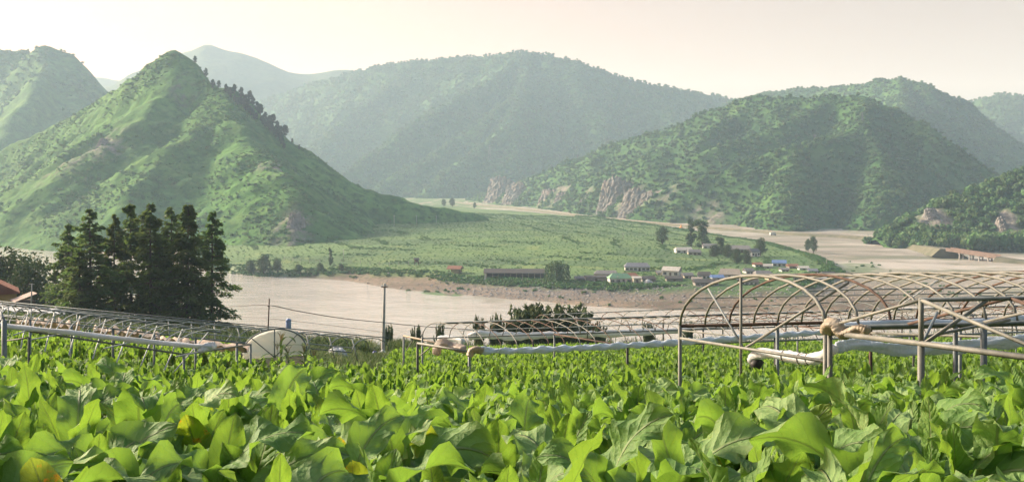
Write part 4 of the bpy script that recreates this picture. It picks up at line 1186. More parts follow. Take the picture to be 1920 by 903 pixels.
# gabled frame in front of it
B0 = P(1727, 562, 12.2); BL0 = P(1556, 616, 14.2); BR0 = P(1990, 678, 10.0)
Bf = Frame("gabled_greenhouse_frame", (B0.x, B0.y, gz(B0.x, B0.y)), "low gabled greenhouse frame with straight rusty rafters at the right edge")
Bf.bar("ridge", [B0, along(B0, 14)], 0.03, STEEL_B)
Bf.bar("tie_bar", [BL0 + Vector((0, 0, -0.06)), lerp(BL0, BR0, 0.5) + Vector((0, 0, -0.02)), BR0], 0.036, STEEL, 8)
Bf.post(BL0, 0.038, STEEL, 0.06); Bf.post(BR0, 0.042, STEEL)
Bf.bar("post", [(B0.x, B0.y, gz(B0.x, B0.y) - 0.3), (B0.x, B0.y, B0.z - 0.56)], 0.045, STEEL, 8)
Bf.bar("king_post", [(B0.x, B0.y, B0.z - 0.6), B0 + Vector((0, 0, 0.02))], 0.032, STEEL)
Bf.bar("rail", [BL0 + Vector((0.02, 0, 0.02)), along(BL0, 14) + Vector((0, 0, 0.02))], 0.03, STEEL_B); Bf.bar("rail", [BR0, along(BR0, 14)], 0.03, STEEL)
for i in range(11):
    t = i * 1.25
    m = RUST if i in (1, 3, 4, 7, 8) else STEEL
    Bf.bar("rafter", [along(BL0, t) + Vector((0, 0, 0.04)), along(B0, t)], 0.022, STEEL if i in (0, 2) else m)
    Bf.bar("rafter", [along(B0, t), along(BR0, t) + Vector((0, 0, 0.03))], 0.024, m)
    if i % 3 == 2: Bf.post(along(BL0, t), 0.05, STEEL_B)
mid = Vector((B0.x, B0.y, B0.z - 0.56))
Bf.bar("brace", [mid, along(B0, 0.95)], 0.024, STEEL); Bf.bar("brace", [mid, along(lerp(BL0, B0, 0.55), 0.9)], 0.02, STEEL_B)
Bf.bar("brace", [along(mid, 0.3) + Vector((0, 0.6, 0)), along(lerp(BL0, B0, 0.2), 2.6)], 0.022, STEEL)

# frame in the middle distance
C0n, C0f = P(880, 659, 30.0), P(792, 634, 36.5)
Cf = Frame("middle_greenhouse_frame", (C0n.x, C0n.y, gz(C0n.x, C0n.y)), "long low arched greenhouse frame in the middle of the field")
CL = 30.0; SLC = -0.002
for i in range(61):
    t = i / 60 * CL
    n_, f_ = along(C0n, t, SLC), along(C0f, t, SLC)
    Cf.bar("hoop", hoop_pts(n_, f_, 0.72, 10), 0.015, RUST if fr.random() < 0.45 else STEEL, 5)
    if i % 10 == 0:
        Cf.post(n_, 0.042, DARKST if i else STEEL_B, 0.1); Cf.post(f_, 0.035, STEEL_B, 0.05)
        if i: Cf.bar("tie_bar", [n_, f_], 0.03, RUST if i % 20 == 10 else STEEL)
        if i: Cf.bar("king_post", [lerp(n_, f_, 0.5), lerp(n_, f_, 0.5) + Vector((0, 0, 0.72))], 0.025, STEEL_B)
apc = hoop_pts(C0n, C0f, 0.72)[7]
Cf.bar("ridge", [apc, along(apc, CL, SLC)], 0.035, STEEL_B); Cf.bar("rail", [C0n, along(C0n, CL, SLC)], 0.03, STEEL_B); Cf.bar("rail", [C0f, along(C0f, CL, SLC)], 0.03, STEEL_B)
for q in (4, 10): Cf.bar("purlin", [hoop_pts(C0n, C0f, 0.72)[q], along(hoop_pts(C0n, C0f, 0.72)[q], CL, SLC)], 0.012, STEEL_B, 4)
C1 = P(783, 643, 32.0)
Cf.bar("tie_bar", [C0n, C1], 0.04, STEEL); Cf.post(C1, 0.04, DARKST, 0.02)
Cf.bar("brace", [C1 + Vector((0.02, 0, -0.45)), lerp(C0n, C1, 0.7)], 0.02, STEEL)
C2, C3 = P(757, 629, 40), P(818, 642, 35.5)
Cf.bar("tie_bar", [C2, C3], 0.035, PL_CREAM); Cf.post(C2, 0.04, STEEL_B); Cf.bar("brace", [C2 + Vector((0.1, 0, -0.6)), lerp(C2, C3, 0.35)], 0.02, STEEL_B)
# frame behind the middle one, on the right
D0n, D0f = P(1040, 628, 52.0), P(1000, 616, 60.0)
Df = Frame("rear_greenhouse_frame", (D0n.x, D0n.y, gz(D0n.x, D0n.y)), "farthest thin arched greenhouse frame at the field's lower edge before the water")
for i in range(30):
    t = i / 29 * 40
    Df.bar("hoop", hoop_pts(along(D0n, t, 0.012), along(D0f, t, 0.012), 0.95, 8), 0.022, RUST if i % 3 == 0 else STEEL_B, 5)
    if i % 6 == 0: Df.post(along(D0n, t, 0.012), 0.05, DARKST); Df.post(along(D0f, t, 0.012), 0.05, DARKST)
Df.bar("rail", [D0n, along(D0n, 40, 0.012)], 0.03, STEEL_B); Df.bar("rail", [D0f, along(D0f, 40, 0.012)], 0.03, STEEL_B)
Df.bar("ridge", [hoop_pts(D0n, D0f, 0.95)[7], along(hoop_pts(D0n, D0f, 0.95)[7], 40, 0.012)], 0.03, STEEL_B)

# frames on the left
def lat(p, q, t): return lerp(p, q, t)
N0, N1 = P(-180, 585, 22.0), P(345, 664, 22.0)
K0, K1 = P(-150, 575, 28.0), P(470, 645, 28.0)
Lf = Frame("left_greenhouse_frame", (N1.x, N1.y, gz(N1.x, N1.y)), "arched greenhouse frame of pale tubes nearest on the left")
for i in range(25):
    t = i / 24
    n_, f_ = lerp(N0, N1, t), lerp(K0, K1, t)
    if i == 24: continue
    Lf.bar("hoop", hoop_pts(n_, f_, 0.44, 10), 0.013, STEEL_W if i % 3 else STEEL_B, 5)
    if i % 2 == 1: Lf.bar("brace", [lerp(n_, f_, 0.5) + Vector((0, 0, 0.38)), lerp(N0, N1, min(1, t + 0.09)) + Vector((0, -0.6, -0.25))], 0.016, STEEL_W, 5)
    if i % 3 == 2: Lf.post(f_, 0.035, STEEL_B)
pL = P(8, 600, 20.5); Lf.post(pL, 0.055, STEEL_B); Lf.bar("tie_bar", [pL + Vector((0, 0, -0.02)), pL + Vector((-2.2, 0.6, 0.1))], 0.02, STEEL_B); Lf.bar("hoop", [pL, P(0, 582, 21), P(-20, 560, 22)], 0.025, STEEL_B)
pS = P(54, 633, 19.5); Lf.post(pS, 0.02, DARKST); Lf.bar("tie_bar", [pS, P(14, 638, 20.3)], 0.018, DARKST)
for a_, b_, m in ((N0, N1, STEEL), (K0, K1, STEEL_B), (lerp(N0, K0, 0.5) + Vector((0, 0, 0.44)), lerp(N1, K1, 0.5) + Vector((0, 0, 0.40)), STEEL_B)):
    Lf.bar("rail" if m is STEEL or a_ is K0 else "ridge", [a_, b_], 0.022, m)
Lf.bar("tie_bar", [N1, K1], 0.026, STEEL); Lf.post(N1, 0.03, STEEL_B); Lf.post(K1, 0.03, STEEL_B)
for px_ in (76, 168, 263, 362):
    u_ = (px_ - 8) / 337.0; Lf.bar("post", [P(px_, 626 + 8 * u_, 24.5), P(px_, 604 + 30 * u_, 24.5)], 0.035, simple("green_post", (0.02, 0.09, 0.07), (0.04, 0.14, 0.11), 6, 0.6) if px_ == 76 else bpy.data.materials["green_post"])
for (x0, y0, x1, y1) in ((60, 636, 128, 624), (195, 653, 265, 637), (330, 668, 400, 655), (25, 628, 62, 615)):
    Lf.bar("brace", [P(x0, y0, 21.0), P(x1, y1, 22.5)], 0.016, STEEL_W, 5)
# long railing-like frame farther left
T0, T1 = P(-200, 552, 40.0), P(660, 633, 40.0)
Kf = Frame("left_rear_greenhouse_frame", (T1.x, T1.y, gz(T1.x, T1.y)), "long frame with a row of upright pale posts behind the left frame")
dn = Vector((0, 0, -0.95))
for i in range(21):
    t = i / 20; p = lerp(T0, T1, t)
    Kf.bar("post", [p + dn * (1.15 if i < 15 else 0.95) + Vector((0.05 if i < 15 else 0.22, 0, 0)), p], 0.026, STEEL_W, 6)
    Kf.bar("hoop", hoop_pts(p + Vector((0, 0, -0.55)), p + Vector((0.8, 5.5, -1.45)), 0.55, 8), 0.022, STEEL_B, 5)
    if i < 17: Kf.bar("brace", [p + Vector((0.25, -0.2, -1.0)), lerp(T0, T1, t + 0.05) + Vector((-0.2, 0, -0.25))], 0.018, STEEL_W, 5)
for k, m in ((0.0, STEEL_W), (0.42, STEEL_W), (0.62, STEEL_B), (0.9, STEEL)):
    Kf.bar("rail", [T0 + dn * k, lerp(T0, T1, 1.0 if k != 0.9 else 0.8) + dn * k], 0.024, m)
Kf.bar("rail", [T0 + Vector((0.8, 5.5, -0.9)), T1 + Vector((0.8, 5.5, -0.9))], 0.024, STEEL_B)

# ------------------------------------------------------------------ rolled up plastic sheets
def catmull(pts, n):
    pts = [Vector(p) for p in pts]; P_ = [pts[0] * 2 - pts[1]] + pts + [pts[-1] * 2 - pts[-2]]; out = []
    for i in range(1, len(P_) - 2):
        a, b, c, d = P_[i - 1], P_[i], P_[i + 1], P_[i + 2]
        for k in range(n):
            t = k / n; out.append(0.5 * ((2 * b) + (c - a) * t + (2 * a - 5 * b + 4 * c - d) * t * t + (3 * b - a - 3 * c + d) * t ** 3))
    return out + [pts[-1]]
def roll(name, pts, r, mat, label, lumps=2, twist=4.0, amp=0.16, seed=0, n=10, sides=14, sag=0.0, cat="plastic roll", taper=True):
    path = catmull(pts, n); rs = np.random.RandomState(seed); o = path[0].copy()
    L = [0.0]
    for a, b in zip(path[:-1], path[1:]): L.append(L[-1] + (b - a).length)
    ph = rs.rand(4) * 6.28
    V, Fc = [], []
    for i, p in enumerate(path):
        t = (path[min(i + 1, len(path) - 1)] - path[max(i - 1, 0)]).normalized()
        a = Vector((0, 0, 1)).cross(t); a = a.normalized() if a.length > 1e-4 else Vector((1, 0, 0)); b = t.cross(a)
        s = L[i]
        rad = r * (1 + 0.10 * math.sin(s * 3.1 + ph[0]) + 0.08 * math.sin(s * 7.7 + ph[1]) + 0.05 * rs.normal())
        if taper: rad *= min(1.0, 0.7 + 0.3 * min(i, len(path) - 1 - i))
        for k in range(sides):
            an = 2 * math.pi * k / sides
            rr = rad * (1 + amp * math.sin(lumps * an + twist * s / r * 0.1 + ph[2]) + amp * 0.5 * math.sin((lumps + 3) * an - twist * 0.6 * s / r * 0.1 + ph[3]) + 0.04 * rs.normal())
            V.append(tuple(p - o + (a * math.cos(an) + b * math.sin(an)) * rr))
    for i in range(len(path) - 1):
        for k in range(sides):
            k2 = (k + 1) % sides; Fc.append((i * sides + k, i * sides + k2, (i + 1) * sides + k2, (i + 1) * sides + k))
    Fc.append(tuple(range(sides - 1, -1, -1))); q = (len(path) - 1) * sides; Fc.append(tuple(range(q, q + sides)))
    ob = obj(name, mesh_data(name, V, Fc, mat, True), None, o)
    return tag(ob, label, cat, "rolled plastic sheets"), path
wr, wp = roll("plastic_roll", [P(1408, 676, 17.2), P(1418, 664, 17.0), P(1440, 662, 16.7), P(1475, 667, 16.2), P(1512, 673, 15.6), P(1540, 668, 15.1), P(1562, 652, 14.7)], 0.092, PL_WHITE,
              "white sheet rolled round a tube with black bands, low between two posts", 2, 0.7, 0.10, 1)
def band(parent, path, i, r):
    p, q = path[i], path[i + 1]; t = (q - p).normalized()
    v, f = tube_geo([p - t * 0.018, p + t * 0.018], r, 14, False); o = parent.location
    return obj("tie_band", mesh_data("tie_band", [tuple(Vector(x) - o) for x in v], f, BLACK, True), parent)
for i in (30, 38, 43): band(wr, wp, i, 0.108)
e0 = P(1416, 684, 17.0); v, f = tube_geo([e0 + Vector((0.08, 0, 0.10)), e0 + Vector((0.01, -0.01, 0.0)), e0 + Vector((-0.05, -0.02, -0.035))], [0.09, 0.095, 0.085], 14)
obj("tube_end", mesh_data("tube_end", [tuple(Vector(x) - wr.location) for x in v], f, BLACK, True), wr)
roll("plastic_roll", [P(1549, 622, 14.2), P(1553, 609, 14.1), P(1566, 610, 14.0), P(1578, 626, 13.9), P(1594, 622, 13.8), P(1612, 616, 13.7), P(1628, 622, 13.6)], 0.082, PL_CREAM, "cream twisted cloth knotted over the post between the two big frames", 3, 3.0, 0.2, 2)
roll("plastic_roll", [P(1566, 652, 14.8), P(1600, 645, 14.85), P(1640, 648, 14.9), P(1690, 655, 15.0), P(1735, 652, 15.1), P(1790, 650, 15.25), P(1860, 642, 15.4), P(1935, 638, 15.6)], 0.085, PL_BLUE, "long pale blue crumpled sheet roll hanging low under the gabled frame", 3, 5.0, 0.26, 3, n=22, sides=18)
roll("plastic_roll", [P(1578, 612, 14.5), P(1640, 607, 14.6), P(1720, 606, 14.75), P(1800, 605, 14.9), P(1935, 598, 15.2)], 0.055, PL_BLUE, "thin pale blue roll along the upper rail of the gabled frame", 2, 2.0, 0.18, 4)
roll("plastic_roll", [P(890, 656, 29.8), P(960, 657, 30.0), P(1060, 653, 30.3), P(1180, 647, 30.8), P(1290, 640, 31.3), P(1420, 631, 32.0), P(1545, 622, 32.6)], 0.085, PL_BLUE, "long grey rope-like twisted roll along the near rail of the middle frame", 2, 9.0, 0.30, 5, n=40)
roll("plastic_roll", [P(880, 668, 29.7), P(884, 657, 29.7), P(893, 654, 29.7), P(905, 657, 29.8)], 0.10, PL_CREAM, "cream knotted end of the rope-like roll at the corner post", 3, 3.0, 0.2, 6)
roll("plastic_roll", [P(819, 665, 34), P(822, 652, 34), P(830, 643, 34), P(845, 648, 34), P(872, 655, 33.5)], 0.13, PL_PINK, "faded pinkish cloth bundle hanging at the middle frame's left end", 3, 3.0, 0.26, 7)
roll("plastic_roll", [P(820, 637, 46), P(840, 635, 46), P(870, 640, 45)], 0.15, PL_WHITE, "white bundle behind the left end of the middle frame", 3, 2.0, 0.25, 8)
roll("plastic_roll", [P(878, 632, 50), P(900, 627, 50), P(960, 630, 51), P(1040, 627, 52), P(1120, 626, 53), P(1300, 618, 56)], 0.17, PL_WHITE, "white sheet roll along the far side of the middle frame", 2, 1.5, 0.2, 9)
roll("plastic_roll", [P(-30, 607, 22), P(60, 616, 22), P(150, 625, 22), P(240, 636, 22), P(330, 645, 22), P(398, 651, 22)], 0.055, PL_WHITE, "long white roll along the near rail of the left frame", 2, 2.0, 0.15, 10)
roll("plastic_roll", [P(374, 658, 22), P(385, 652, 22), P(404, 647, 22.2)], 0.07, PL_WHITE, "loose white end of the roll on the left frame", 3, 2.0, 0.28, 11)

def sheet(pts_a, pts_b, mat, label, seed, amp=0.05):
    """crumpled sheet between two edges"""
    rs = np.random.RandomState(seed); A_, B_ = catmull(pts_a, 12), catmull(pts_b, 12); o = A_[0].copy(); m = 6; V, Fc = [], []
    for i, (a, b) in enumerate(zip(A_, B_)):
        for k in range(m + 1):
            t = k / m; p = lerp(a, b, t); p = p + Vector((0, 0, -0.16 * math.sin(math.pi * t) + amp * rs.normal()))
            V.append(tuple(p - o))
    n = len(A_)
    for i in range(n - 1):
        for k in range(m): Fc.append((i * (m + 1) + k, i * (m + 1) + k + 1, (i + 1) * (m + 1) + k + 1, (i + 1) * (m + 1) + k))
    ob = obj("plastic_sheet", mesh_data("plastic_sheet", V, Fc, mat, True), None, o)
    md = ob.modifiers.new("thickness", 'SOLIDIFY'); md.thickness = 0.006
    return tag(ob, label, "plastic sheet", "loose plastic sheets over the crop")
sheet([P(-40, 578, 60), P(40, 583, 60), P(118, 588, 60)], [P(-40, 571, 68), P(40, 574, 68), P(126, 580, 68)], PL_WHITE, "white plastic sheet stretched over the crop at the far left", 1)
sheet([P(30, 602, 30), P(90, 607, 30), P(150, 613, 30)], [P(30, 597, 32), P(90, 600, 32), P(150, 606, 32)], PL_PINK, "faded pinkish sheet sagging on the left frame's far side", 2)
sheet([P(175, 618, 30), P(230, 622, 30), P(300, 634, 30)], [P(175, 612, 32), P(230, 615, 32), P(300, 625, 32)], PL_PINK, "faded pinkish sheet in the middle of the left frame", 3)
sheet([P(300, 636, 30), P(370, 645, 30), P(462, 653, 30)], [P(300, 629, 32.5), P(370, 637, 32.5), P(470, 645, 32.5)], PL_PINK, "faded pinkish sheet at the right end of the left frame, left of the tent", 4)

# ------------------------------------------------------------------ covered end of a tunnel: white tent-like sheet
t0, t1, ta = P(454, 674, 33.5), P(577, 663, 34.1), P(516, 616, 33.8)
tent = empty("sheeted_tunnel", (t0.x, t0.y, gz(t0.x, t0.y)), 0, "cream-white plastic covered tunnel end like a half-round tent in the crop", "tunnel tent")
o = tent.location
mid_ = lerp(t0, t1, 0.5); rise_ = (ta - mid_).z
arc = hoop_pts(t0, t1, rise_, 20, pw=0.80)
back = Vector((-0.62, 2.0, -0.62))
V, Fc = [], []
rs = np.random.RandomState(4)
for i, p in enumerate(arc):
    base = lerp(t0, t1, (p - t0).length and max(0, min(1, (p.x - t0.x) / (t1.x - t0.x))))
    for k in range(9):
        q = lerp(base, p, k / 8) + Vector((0, 0.05 * math.sin(k * 0.9 + i * 0.5) + 0.012 * rs.normal(), 0)); V.append(tuple(q - o))
for i in range(len(arc) - 1):
    for k in range(8): Fc.append((i * 9 + k, i * 9 + k + 1, (i + 1) * 9 + k + 1, (i + 1) * 9 + k))
obj("end_sheet", mesh_data("end_sheet", V, Fc, PL_TENT, True), tent)
V, Fc = [], []
for j in range(7):
    for i, p in enumerate(arc): V.append(tuple(p + back * (j / 6) + Vector((0, 0.06, (-0.03 if 0 < j < 6 else 0) * math.sin(j) + 0.012 * rs.normal())) - o))
n_ = len(arc)
for j in range(6):
    for i in range(n_ - 1): Fc.append((j * n_ + i, j * n_ + i + 1, (j + 1) * n_ + i + 1, (j + 1) * n_ + i))
obj("cover_sheet", mesh_data("cover_sheet", V, Fc, PL_TENT, True), tent)
def tbar(nm, pts, r, m): 
    v, f = tube_geo([Vector(p) - o for p in pts], r, 6); return obj(nm, mesh_data(nm, v, f, m, True), tent)
fw = Vector((0, -0.09, 0))
tbar("hoop", [p + fw for p in arc], 0.028, STEEL_B)
tbar("strut", [ta + fw, mid_ + fw + Vector((0, 0, -0.3))], 0.022, STEEL_B)
tbar("strut", [arc[5] + fw, mid_ + fw], 0.018, STEEL_B); tbar("strut", [arc[15] + fw, mid_ + fw], 0.018, STEEL_B)
V = [tuple(q - o) for q in (t0 + fw * 2, t0 + fw * 2 + Vector((0.1, 0, -0.3)), mid_ + fw * 2, mid_ + fw * 2 + Vector((0.1, 0, -0.34)), t1 + fw * 2, t1 + fw * 2 + Vector((-0.1, 0, -0.3)))]
obj("hem", mesh_data("hem", V, [(0, 1, 3, 2), (2, 3, 5, 4)], PL_PINK), tent)

# ------------------------------------------------------------------ corn
CORN_M = F_CORN
TASSEL = simple("corn_tassel", (0.20, 0.15, 0.07), (0.32, 0.25, 0.12), 9, 0.8)
def ribbon(p0, az, L, w, th0, droop, n=7, tw=0.0):
    v, f = [], []; x = z = 0.0
    for i in range(n + 1):
        t = i / n; th = th0 - droop * t ** 1.3
        if i: x += math.cos(th) * L / n; z += math.sin(th) * L / n
        ww = w * (0.25 + 1.5 * t) * (1 - t) ** 0.75 + 0.003
        c = Vector((x * math.cos(az), x * math.sin(az), z)); s = Vector((-math.sin(az + tw * t), math.cos(az + tw * t), 0)) * ww
        up = Vector((0, 0, ww * 0.35))
        v += [tuple(Vector(p0) + c - s + up), tuple(Vector(p0) + c), tuple(Vector(p0) + c + s + up)]
    for i in range(n):
        for k in range(2): a = i * 3 + k; f.append((a, a + 1, a + 4, a + 3))
    return v, f
def corn_geo(seed, h=2.0, leaves=11):
    rs = np.random.RandomState(seed); S, Lv, T = Geo(), [], Geo()
    S.tube([(0, 0, -0.2), (0.01, 0, h * 0.5), (0.02, 0.01, h * 0.92)], [0.018, 0.014, 0.006], 6)
    for i in range(leaves):
        z = h * (0.15 + 0.72 * i / (leaves - 1)); az = (i % 2) * math.pi + rs.normal() * 0.4 + seed
        Lv.append(ribbon((0, 0, z), az, 0.75 * (0.75 + 0.4 * rs.rand()), 0.052, 1.15 + 0.12 * rs.normal(), 1.5 + 0.5 * rs.rand(), tw=rs.normal() * 0.4))
    for i in range(6):
        a = i * 1.05; T.tube([(0.02, 0.01, h * 0.9), (0.02 + 0.05 * math.cos(a), 0.01 + 0.05 * math.sin(a), h * 1.02), (0.02 + 0.10 * math.cos(a), 0.01 + 0.10 * math.sin(a), h * 1.06)], [0.006, 0.006, 0.003], 4)
    return S, Lv, T
cg = [corn_geo(5 + i) for i in range(3)]
for i, (px, top, d, lab) in enumerate([(526, 622, 29.5, "tallest corn stalk standing in front of the white tent"), (519, 640, 29.2, "corn stalk leaning left beside the tallest one"), (541, 648, 29.8, "shorter corn stalk just right of the tallest one"), (572, 644, 30.2, "corn stalk before the tent's right edge"), (590, 654, 30.6, "rightmost corn stalk, standing clear of the tent")]):
    x = (px - CX) / F * d; z = gz(x, d); h = (HY - top) / F * d - z
    e = empty("corn_plant", (x, d, z), i * 0.9, lab, "corn plant", "corn stalks by the tent"); e.scale = (1.3, 1.3, h / 2.12)
    S, Lv, T = cg[i % 3]
    S.build("stalk", CORN_M, e, True); T.build("tassel", TASSEL, e)
    for v, f in Lv: obj("leaf", mesh_data("leaf", v, f, CORN_M, True), e)
def corn_whole(nm, seed):
    S, Lv, T = corn_geo(seed, 1.9, 9); G = Geo(); G.add((S.v, S.f))
    for q in Lv: G.add(q)
    G.add((T.v, T.f)); return bpy.data.objects.new(nm, G.mesh(nm, CORN_M, True))
C_CORN = proto_collection("corn_crop_plants", [corn_whole("corn_crop_%s" % "abc"[i], 20 + i) for i in range(3)])
cp = []
for y in np.arange(50, 106, 0.85):
    xs_ = np.arange(-30, 2, 0.38); xs_ = xs_ + 0.1 * pr.normal(size=len(xs_)); pxx = CX + F * xs_ / y
    lo = np.interp(pxx, [380, 440, 570, 590, 690, 700, 760, 880], [80, 80, 82, 84, 88, 90, 90, 94]); hi = np.interp(pxx, [380, 880], [100, 100])
    blk = (pxx > 575) & (pxx < 662) & (y > 78) & (y < 86)
    k = (((pxx > 380) & (pxx < 880) & (y > lo) & (y < hi)) | blk) & (line_dist(xs_, y + 0 * xs_, PATH) > 1.6)
    cp.append(np.stack([xs_[k], y + 0.1 * pr.normal(size=k.sum())], 1))
cp = np.concatenate(cp)
s = (0.8 + 0.3 * pr.rand(len(cp))) * np.where(cp[:, 1] < 58, 0.66, 0.8)
scatter("corn_crop", np.column_stack([cp, near_ground(cp[:, 0], cp[:, 1])]), s, pr.randint(0, 3, len(cp)), pr.rand(len(cp)) * 6.28, C_CORN, "dense corn rows beyond the tent and the path", "corn crop")

# weeds and grass beside the path and at the terrace step
def tuft(nm, seed, mat, n=26, h=0.6):
    rs = np.random.RandomState(seed); G = Geo()
    for i in range(n): G.add(ribbon((0.12 * rs.normal(), 0.12 * rs.normal(), 0), rs.rand() * 6.28, h * (0.6 + 0.6 * rs.rand()), 0.008, 1.35 + 0.15 * rs.normal(), 0.9 * rs.rand(), 4))
    return bpy.data.objects.new(nm, G.mesh(nm, mat))
C_TUFT = proto_collection("grass_tufts", [tuft("grass_tuft_%s" % "abc"[i], 60 + i, F_GRASS) for i in range(3)])
n = 16000
X = -22 + 18 * pr.rand(n); Y = 32 + 72 * pr.rand(n); ld = line_dist(X, Y, PATH)
pxx = CX + F * X / Y
k = ((ld > 1.1) & (ld < 2.4)) | ((pxx > 595) & (pxx < 728) & (ld > 1.2)) | ((pr.rand(n) < 0.06) & (ld > 1.2))
X, Y = X[k], Y[k]; nx_ = 2200
X2 = -9 + 24 * pr.rand(nx_); Y2 = 13.2 + 2.2 * pr.rand(nx_) ; k2 = pr.rand(nx_) < 0.25; X, Y = np.concatenate([X, X2[k2]]), np.concatenate([Y, Y2[k2]])
X3 = -140 + 220 * pr.rand(9000); Y3 = 96 + 70 * pr.rand(9000); X, Y = np.concatenate([X, X3]), np.concatenate([Y, Y3])
s = (0.8 + 0.9 * pr.rand(len(X))) * np.where(Y > 90, 2.0, 1.0)
scatter("path_grass", np.column_stack([X, Y, near_ground(X, Y) - 0.02]), s, pr.randint(0, 3, len(X)), pr.rand(len(X)) * 6.28, C_TUFT, "pale grass and weeds beside the dirt path and along the field edge", "grass")

# ------------------------------------------------------------------ small things by the path
def on_ground(px, d): x = (px - CX) / F * d; return Vector((x, d, gz(x, d)))
def lump(nm, c, rx, ry, rz_, mat, seed, parent=None, n=(18, 10), amp=0.16, o=Vector((0, 0, 0))):
    rs = np.random.RandomState(seed); V, Fc = [], []; a, b = n
    for j in range(b + 1):
        ph_ = math.pi * 0.5 * j / b
        for i in range(a):
            th = 2 * math.pi * i / a
            k = 1 + amp * math.sin(3 * th + seed + 2 * ph_) * 0.6 + amp * rs.normal() * 0.45
            V.append((c[0] - o.x + rx * math.cos(ph_) * math.cos(th) * k, c[1] - o.y + ry * math.cos(ph_) * math.sin(th) * k, c[2] - o.z + rz_ * math.sin(ph_) * (1 + 0.08 * rs.normal())))
    for j in range(b):
        for i in range(a): i2 = (i + 1) % a; Fc.append((j * a + i, j * a + i2, (j + 1) * a + i2, (j + 1) * a + i))
    return obj(nm, mesh_data(nm, V, Fc, mat, True), parent)
pc = on_ground(632, 71)
pile = empty("covered_pile", pc, 0, "low mound under a white and bluish plastic sheet left of the path", "covered pile")
lump("cover_sheet", (0, 0, 0.1), 0.85, 1.0, 1.0, PL_WHITE, 3, pile); lump("side_sheet", (0.5, -0.35, 0.05), 0.45, 0.6, 0.75, simple("bluish_sheet", (0.22, 0.28, 0.34), (0.42, 0.48, 0.54), 3, 0.5, bump=0.02), 5, pile)
wb = on_ground(711, 76)
bag = tag(lump("plastic_bag", (0, 0, 0), 0.34, 0.3, 0.42, PL_WHITE, 8, None, amp=0.26), "small white plastic bag lying at the crop edge right of the path", "bag"); bag.location = wb + Vector((0.25, 0, 0.55))
bc = on_ground(703, 70)
BLUE = simple("blue_plastic", (0.02, 0.035, 0.26), (0.035, 0.06, 0.36), 5, 0.35)
tank = empty("blue_container", bc, 0.4, "small dark blue container standing at the crop edge beside the path", "container")
G = Geo(); G.tube([(0, 0, 0.52), (0, 0, 0.56), (0, 0, 0.84), (0, 0, 0.92), (0, 0, 0.95)], [0.12, 0.17, 0.18, 0.12, 0.05], 12); G.build("tank", BLUE, tank, True)
G = Geo(); G.tube([(0, 0, 0.95), (0, 0, 1.0)], 0.06, 10); G.build("lid", BLACK, tank, True)
G = Geo(); G.tube([(0.05, -0.18, 0.9), (0.09, -0.25, 0.75), (0.05, -0.19, 0.58)], 0.016, 6); G.build("strap", BLACK, tank, True)
G = Geo(); G.tube([(0.0, 0.1, 0.6), (-0.22, 0.0, 0.55), (-0.30, -0.05, 0.85)], 0.012, 6); G.build("hose", BLACK, tank, True)
G = Geo(); G.box(-0.14, 0.14, -0.14, 0.14, -0.1, 0.53); G.build("stand", simple("grey_crate", (0.10, 0.10, 0.10), (0.18, 0.18, 0.17), 5, 0.8), tank)
bb = on_ground(541, 76)
barrel = empty("blue_barrel", (bb.x, bb.y, P(541, 609, 76).z), 0, "pale blue plastic barrel standing at the corn's edge before the water", "barrel")
G = Geo(); G.tube([(0, 0, -0.9), (0, 0, 0.02), (0, 0, 0.1), (0, 0, 0.14), (0, 0, 0.26), (0, 0, 0.30), (0, 0, 0.42), (0, 0, 0.47)], [0.2, 0.2, 0.22, 0.20, 0.20, 0.22, 0.21, 0.15], 14); G.build("body", simple("pale_blue_plastic_drum", (0.20, 0.32, 0.56), (0.28, 0.40, 0.64), 4, 0.4), barrel, True)
G = Geo(); G.tube([(0, 0, 0.47), (0, 0, 0.53)], 0.09, 10); G.build("cap", PL_WHITE, barrel, True)

# ------------------------------------------------------------------ posts and poles near the field
CONC = simple("pole_concrete", (0.30, 0.31, 0.28), (0.42, 0.42, 0.38), 3.0, 0.85, bump=0.004)
pb = on_ground(718, 88); ptop = P(721, 531, 88)
pole = empty("utility_pole", pb, 0, "tall grey concrete utility pole standing at the corn's edge before the river", "utility pole")
G = Geo(); G.tube([(0, 0, -0.4), (0, 0, 0.5), tuple(ptop - pb)], [0.19, 0.18, 0.10], 12); G.build("shaft", CONC, pole, True)
G = Geo(); tp = ptop - pb; G.box(tp.x - 0.28, tp.x + 0.28, tp.y - 0.14, tp.y - 0.06, tp.z - 0.35, tp.z - 0.27); G.build("crossarm", RUST, pole)
for q in (-0.22, 0.22):
    G = Geo(); G.tube([(tp.x + q, tp.y - 0.1, tp.z - 0.27), (tp.x + q, tp.y - 0.1, tp.z - 0.2), (tp.x + q, tp.y - 0.1, tp.z - 0.12)], [0.03, 0.05, 0.03], 8); G.build("insulator", PL_WHITE, pole, True)
rb = on_ground(500, 72); rtop = P(505, 559, 72)
rp = empty("rusty_post", rb, 0, "thin dark rusty post leaning slightly before the water, holding the cable", "post")
G = Geo(); G.tube([(0, 0, -0.3), tuple(rtop - rb)], [0.055, 0.045], 8); G.build("shaft", RUST, rp, True)
G = Geo(); t_ = P(504, 573, 72) - rb; G.box(t_.x - 0.07, t_.x + 0.07, t_.y - 0.09, t_.y + 0.09, t_.z - 0.04, t_.z + 0.04); G.build("clamp", BLACK, rp)
def cable(pts, r, label, grp=None, sagpx=0):
    path = catmull(pts, 12); o = path[0].copy(); v, f = tube_geo([p - o for p in path], r, 5)
    return tag(obj("cable", mesh_data("cable", v, f, BLACK, True), None, o), label, "cable", grp)
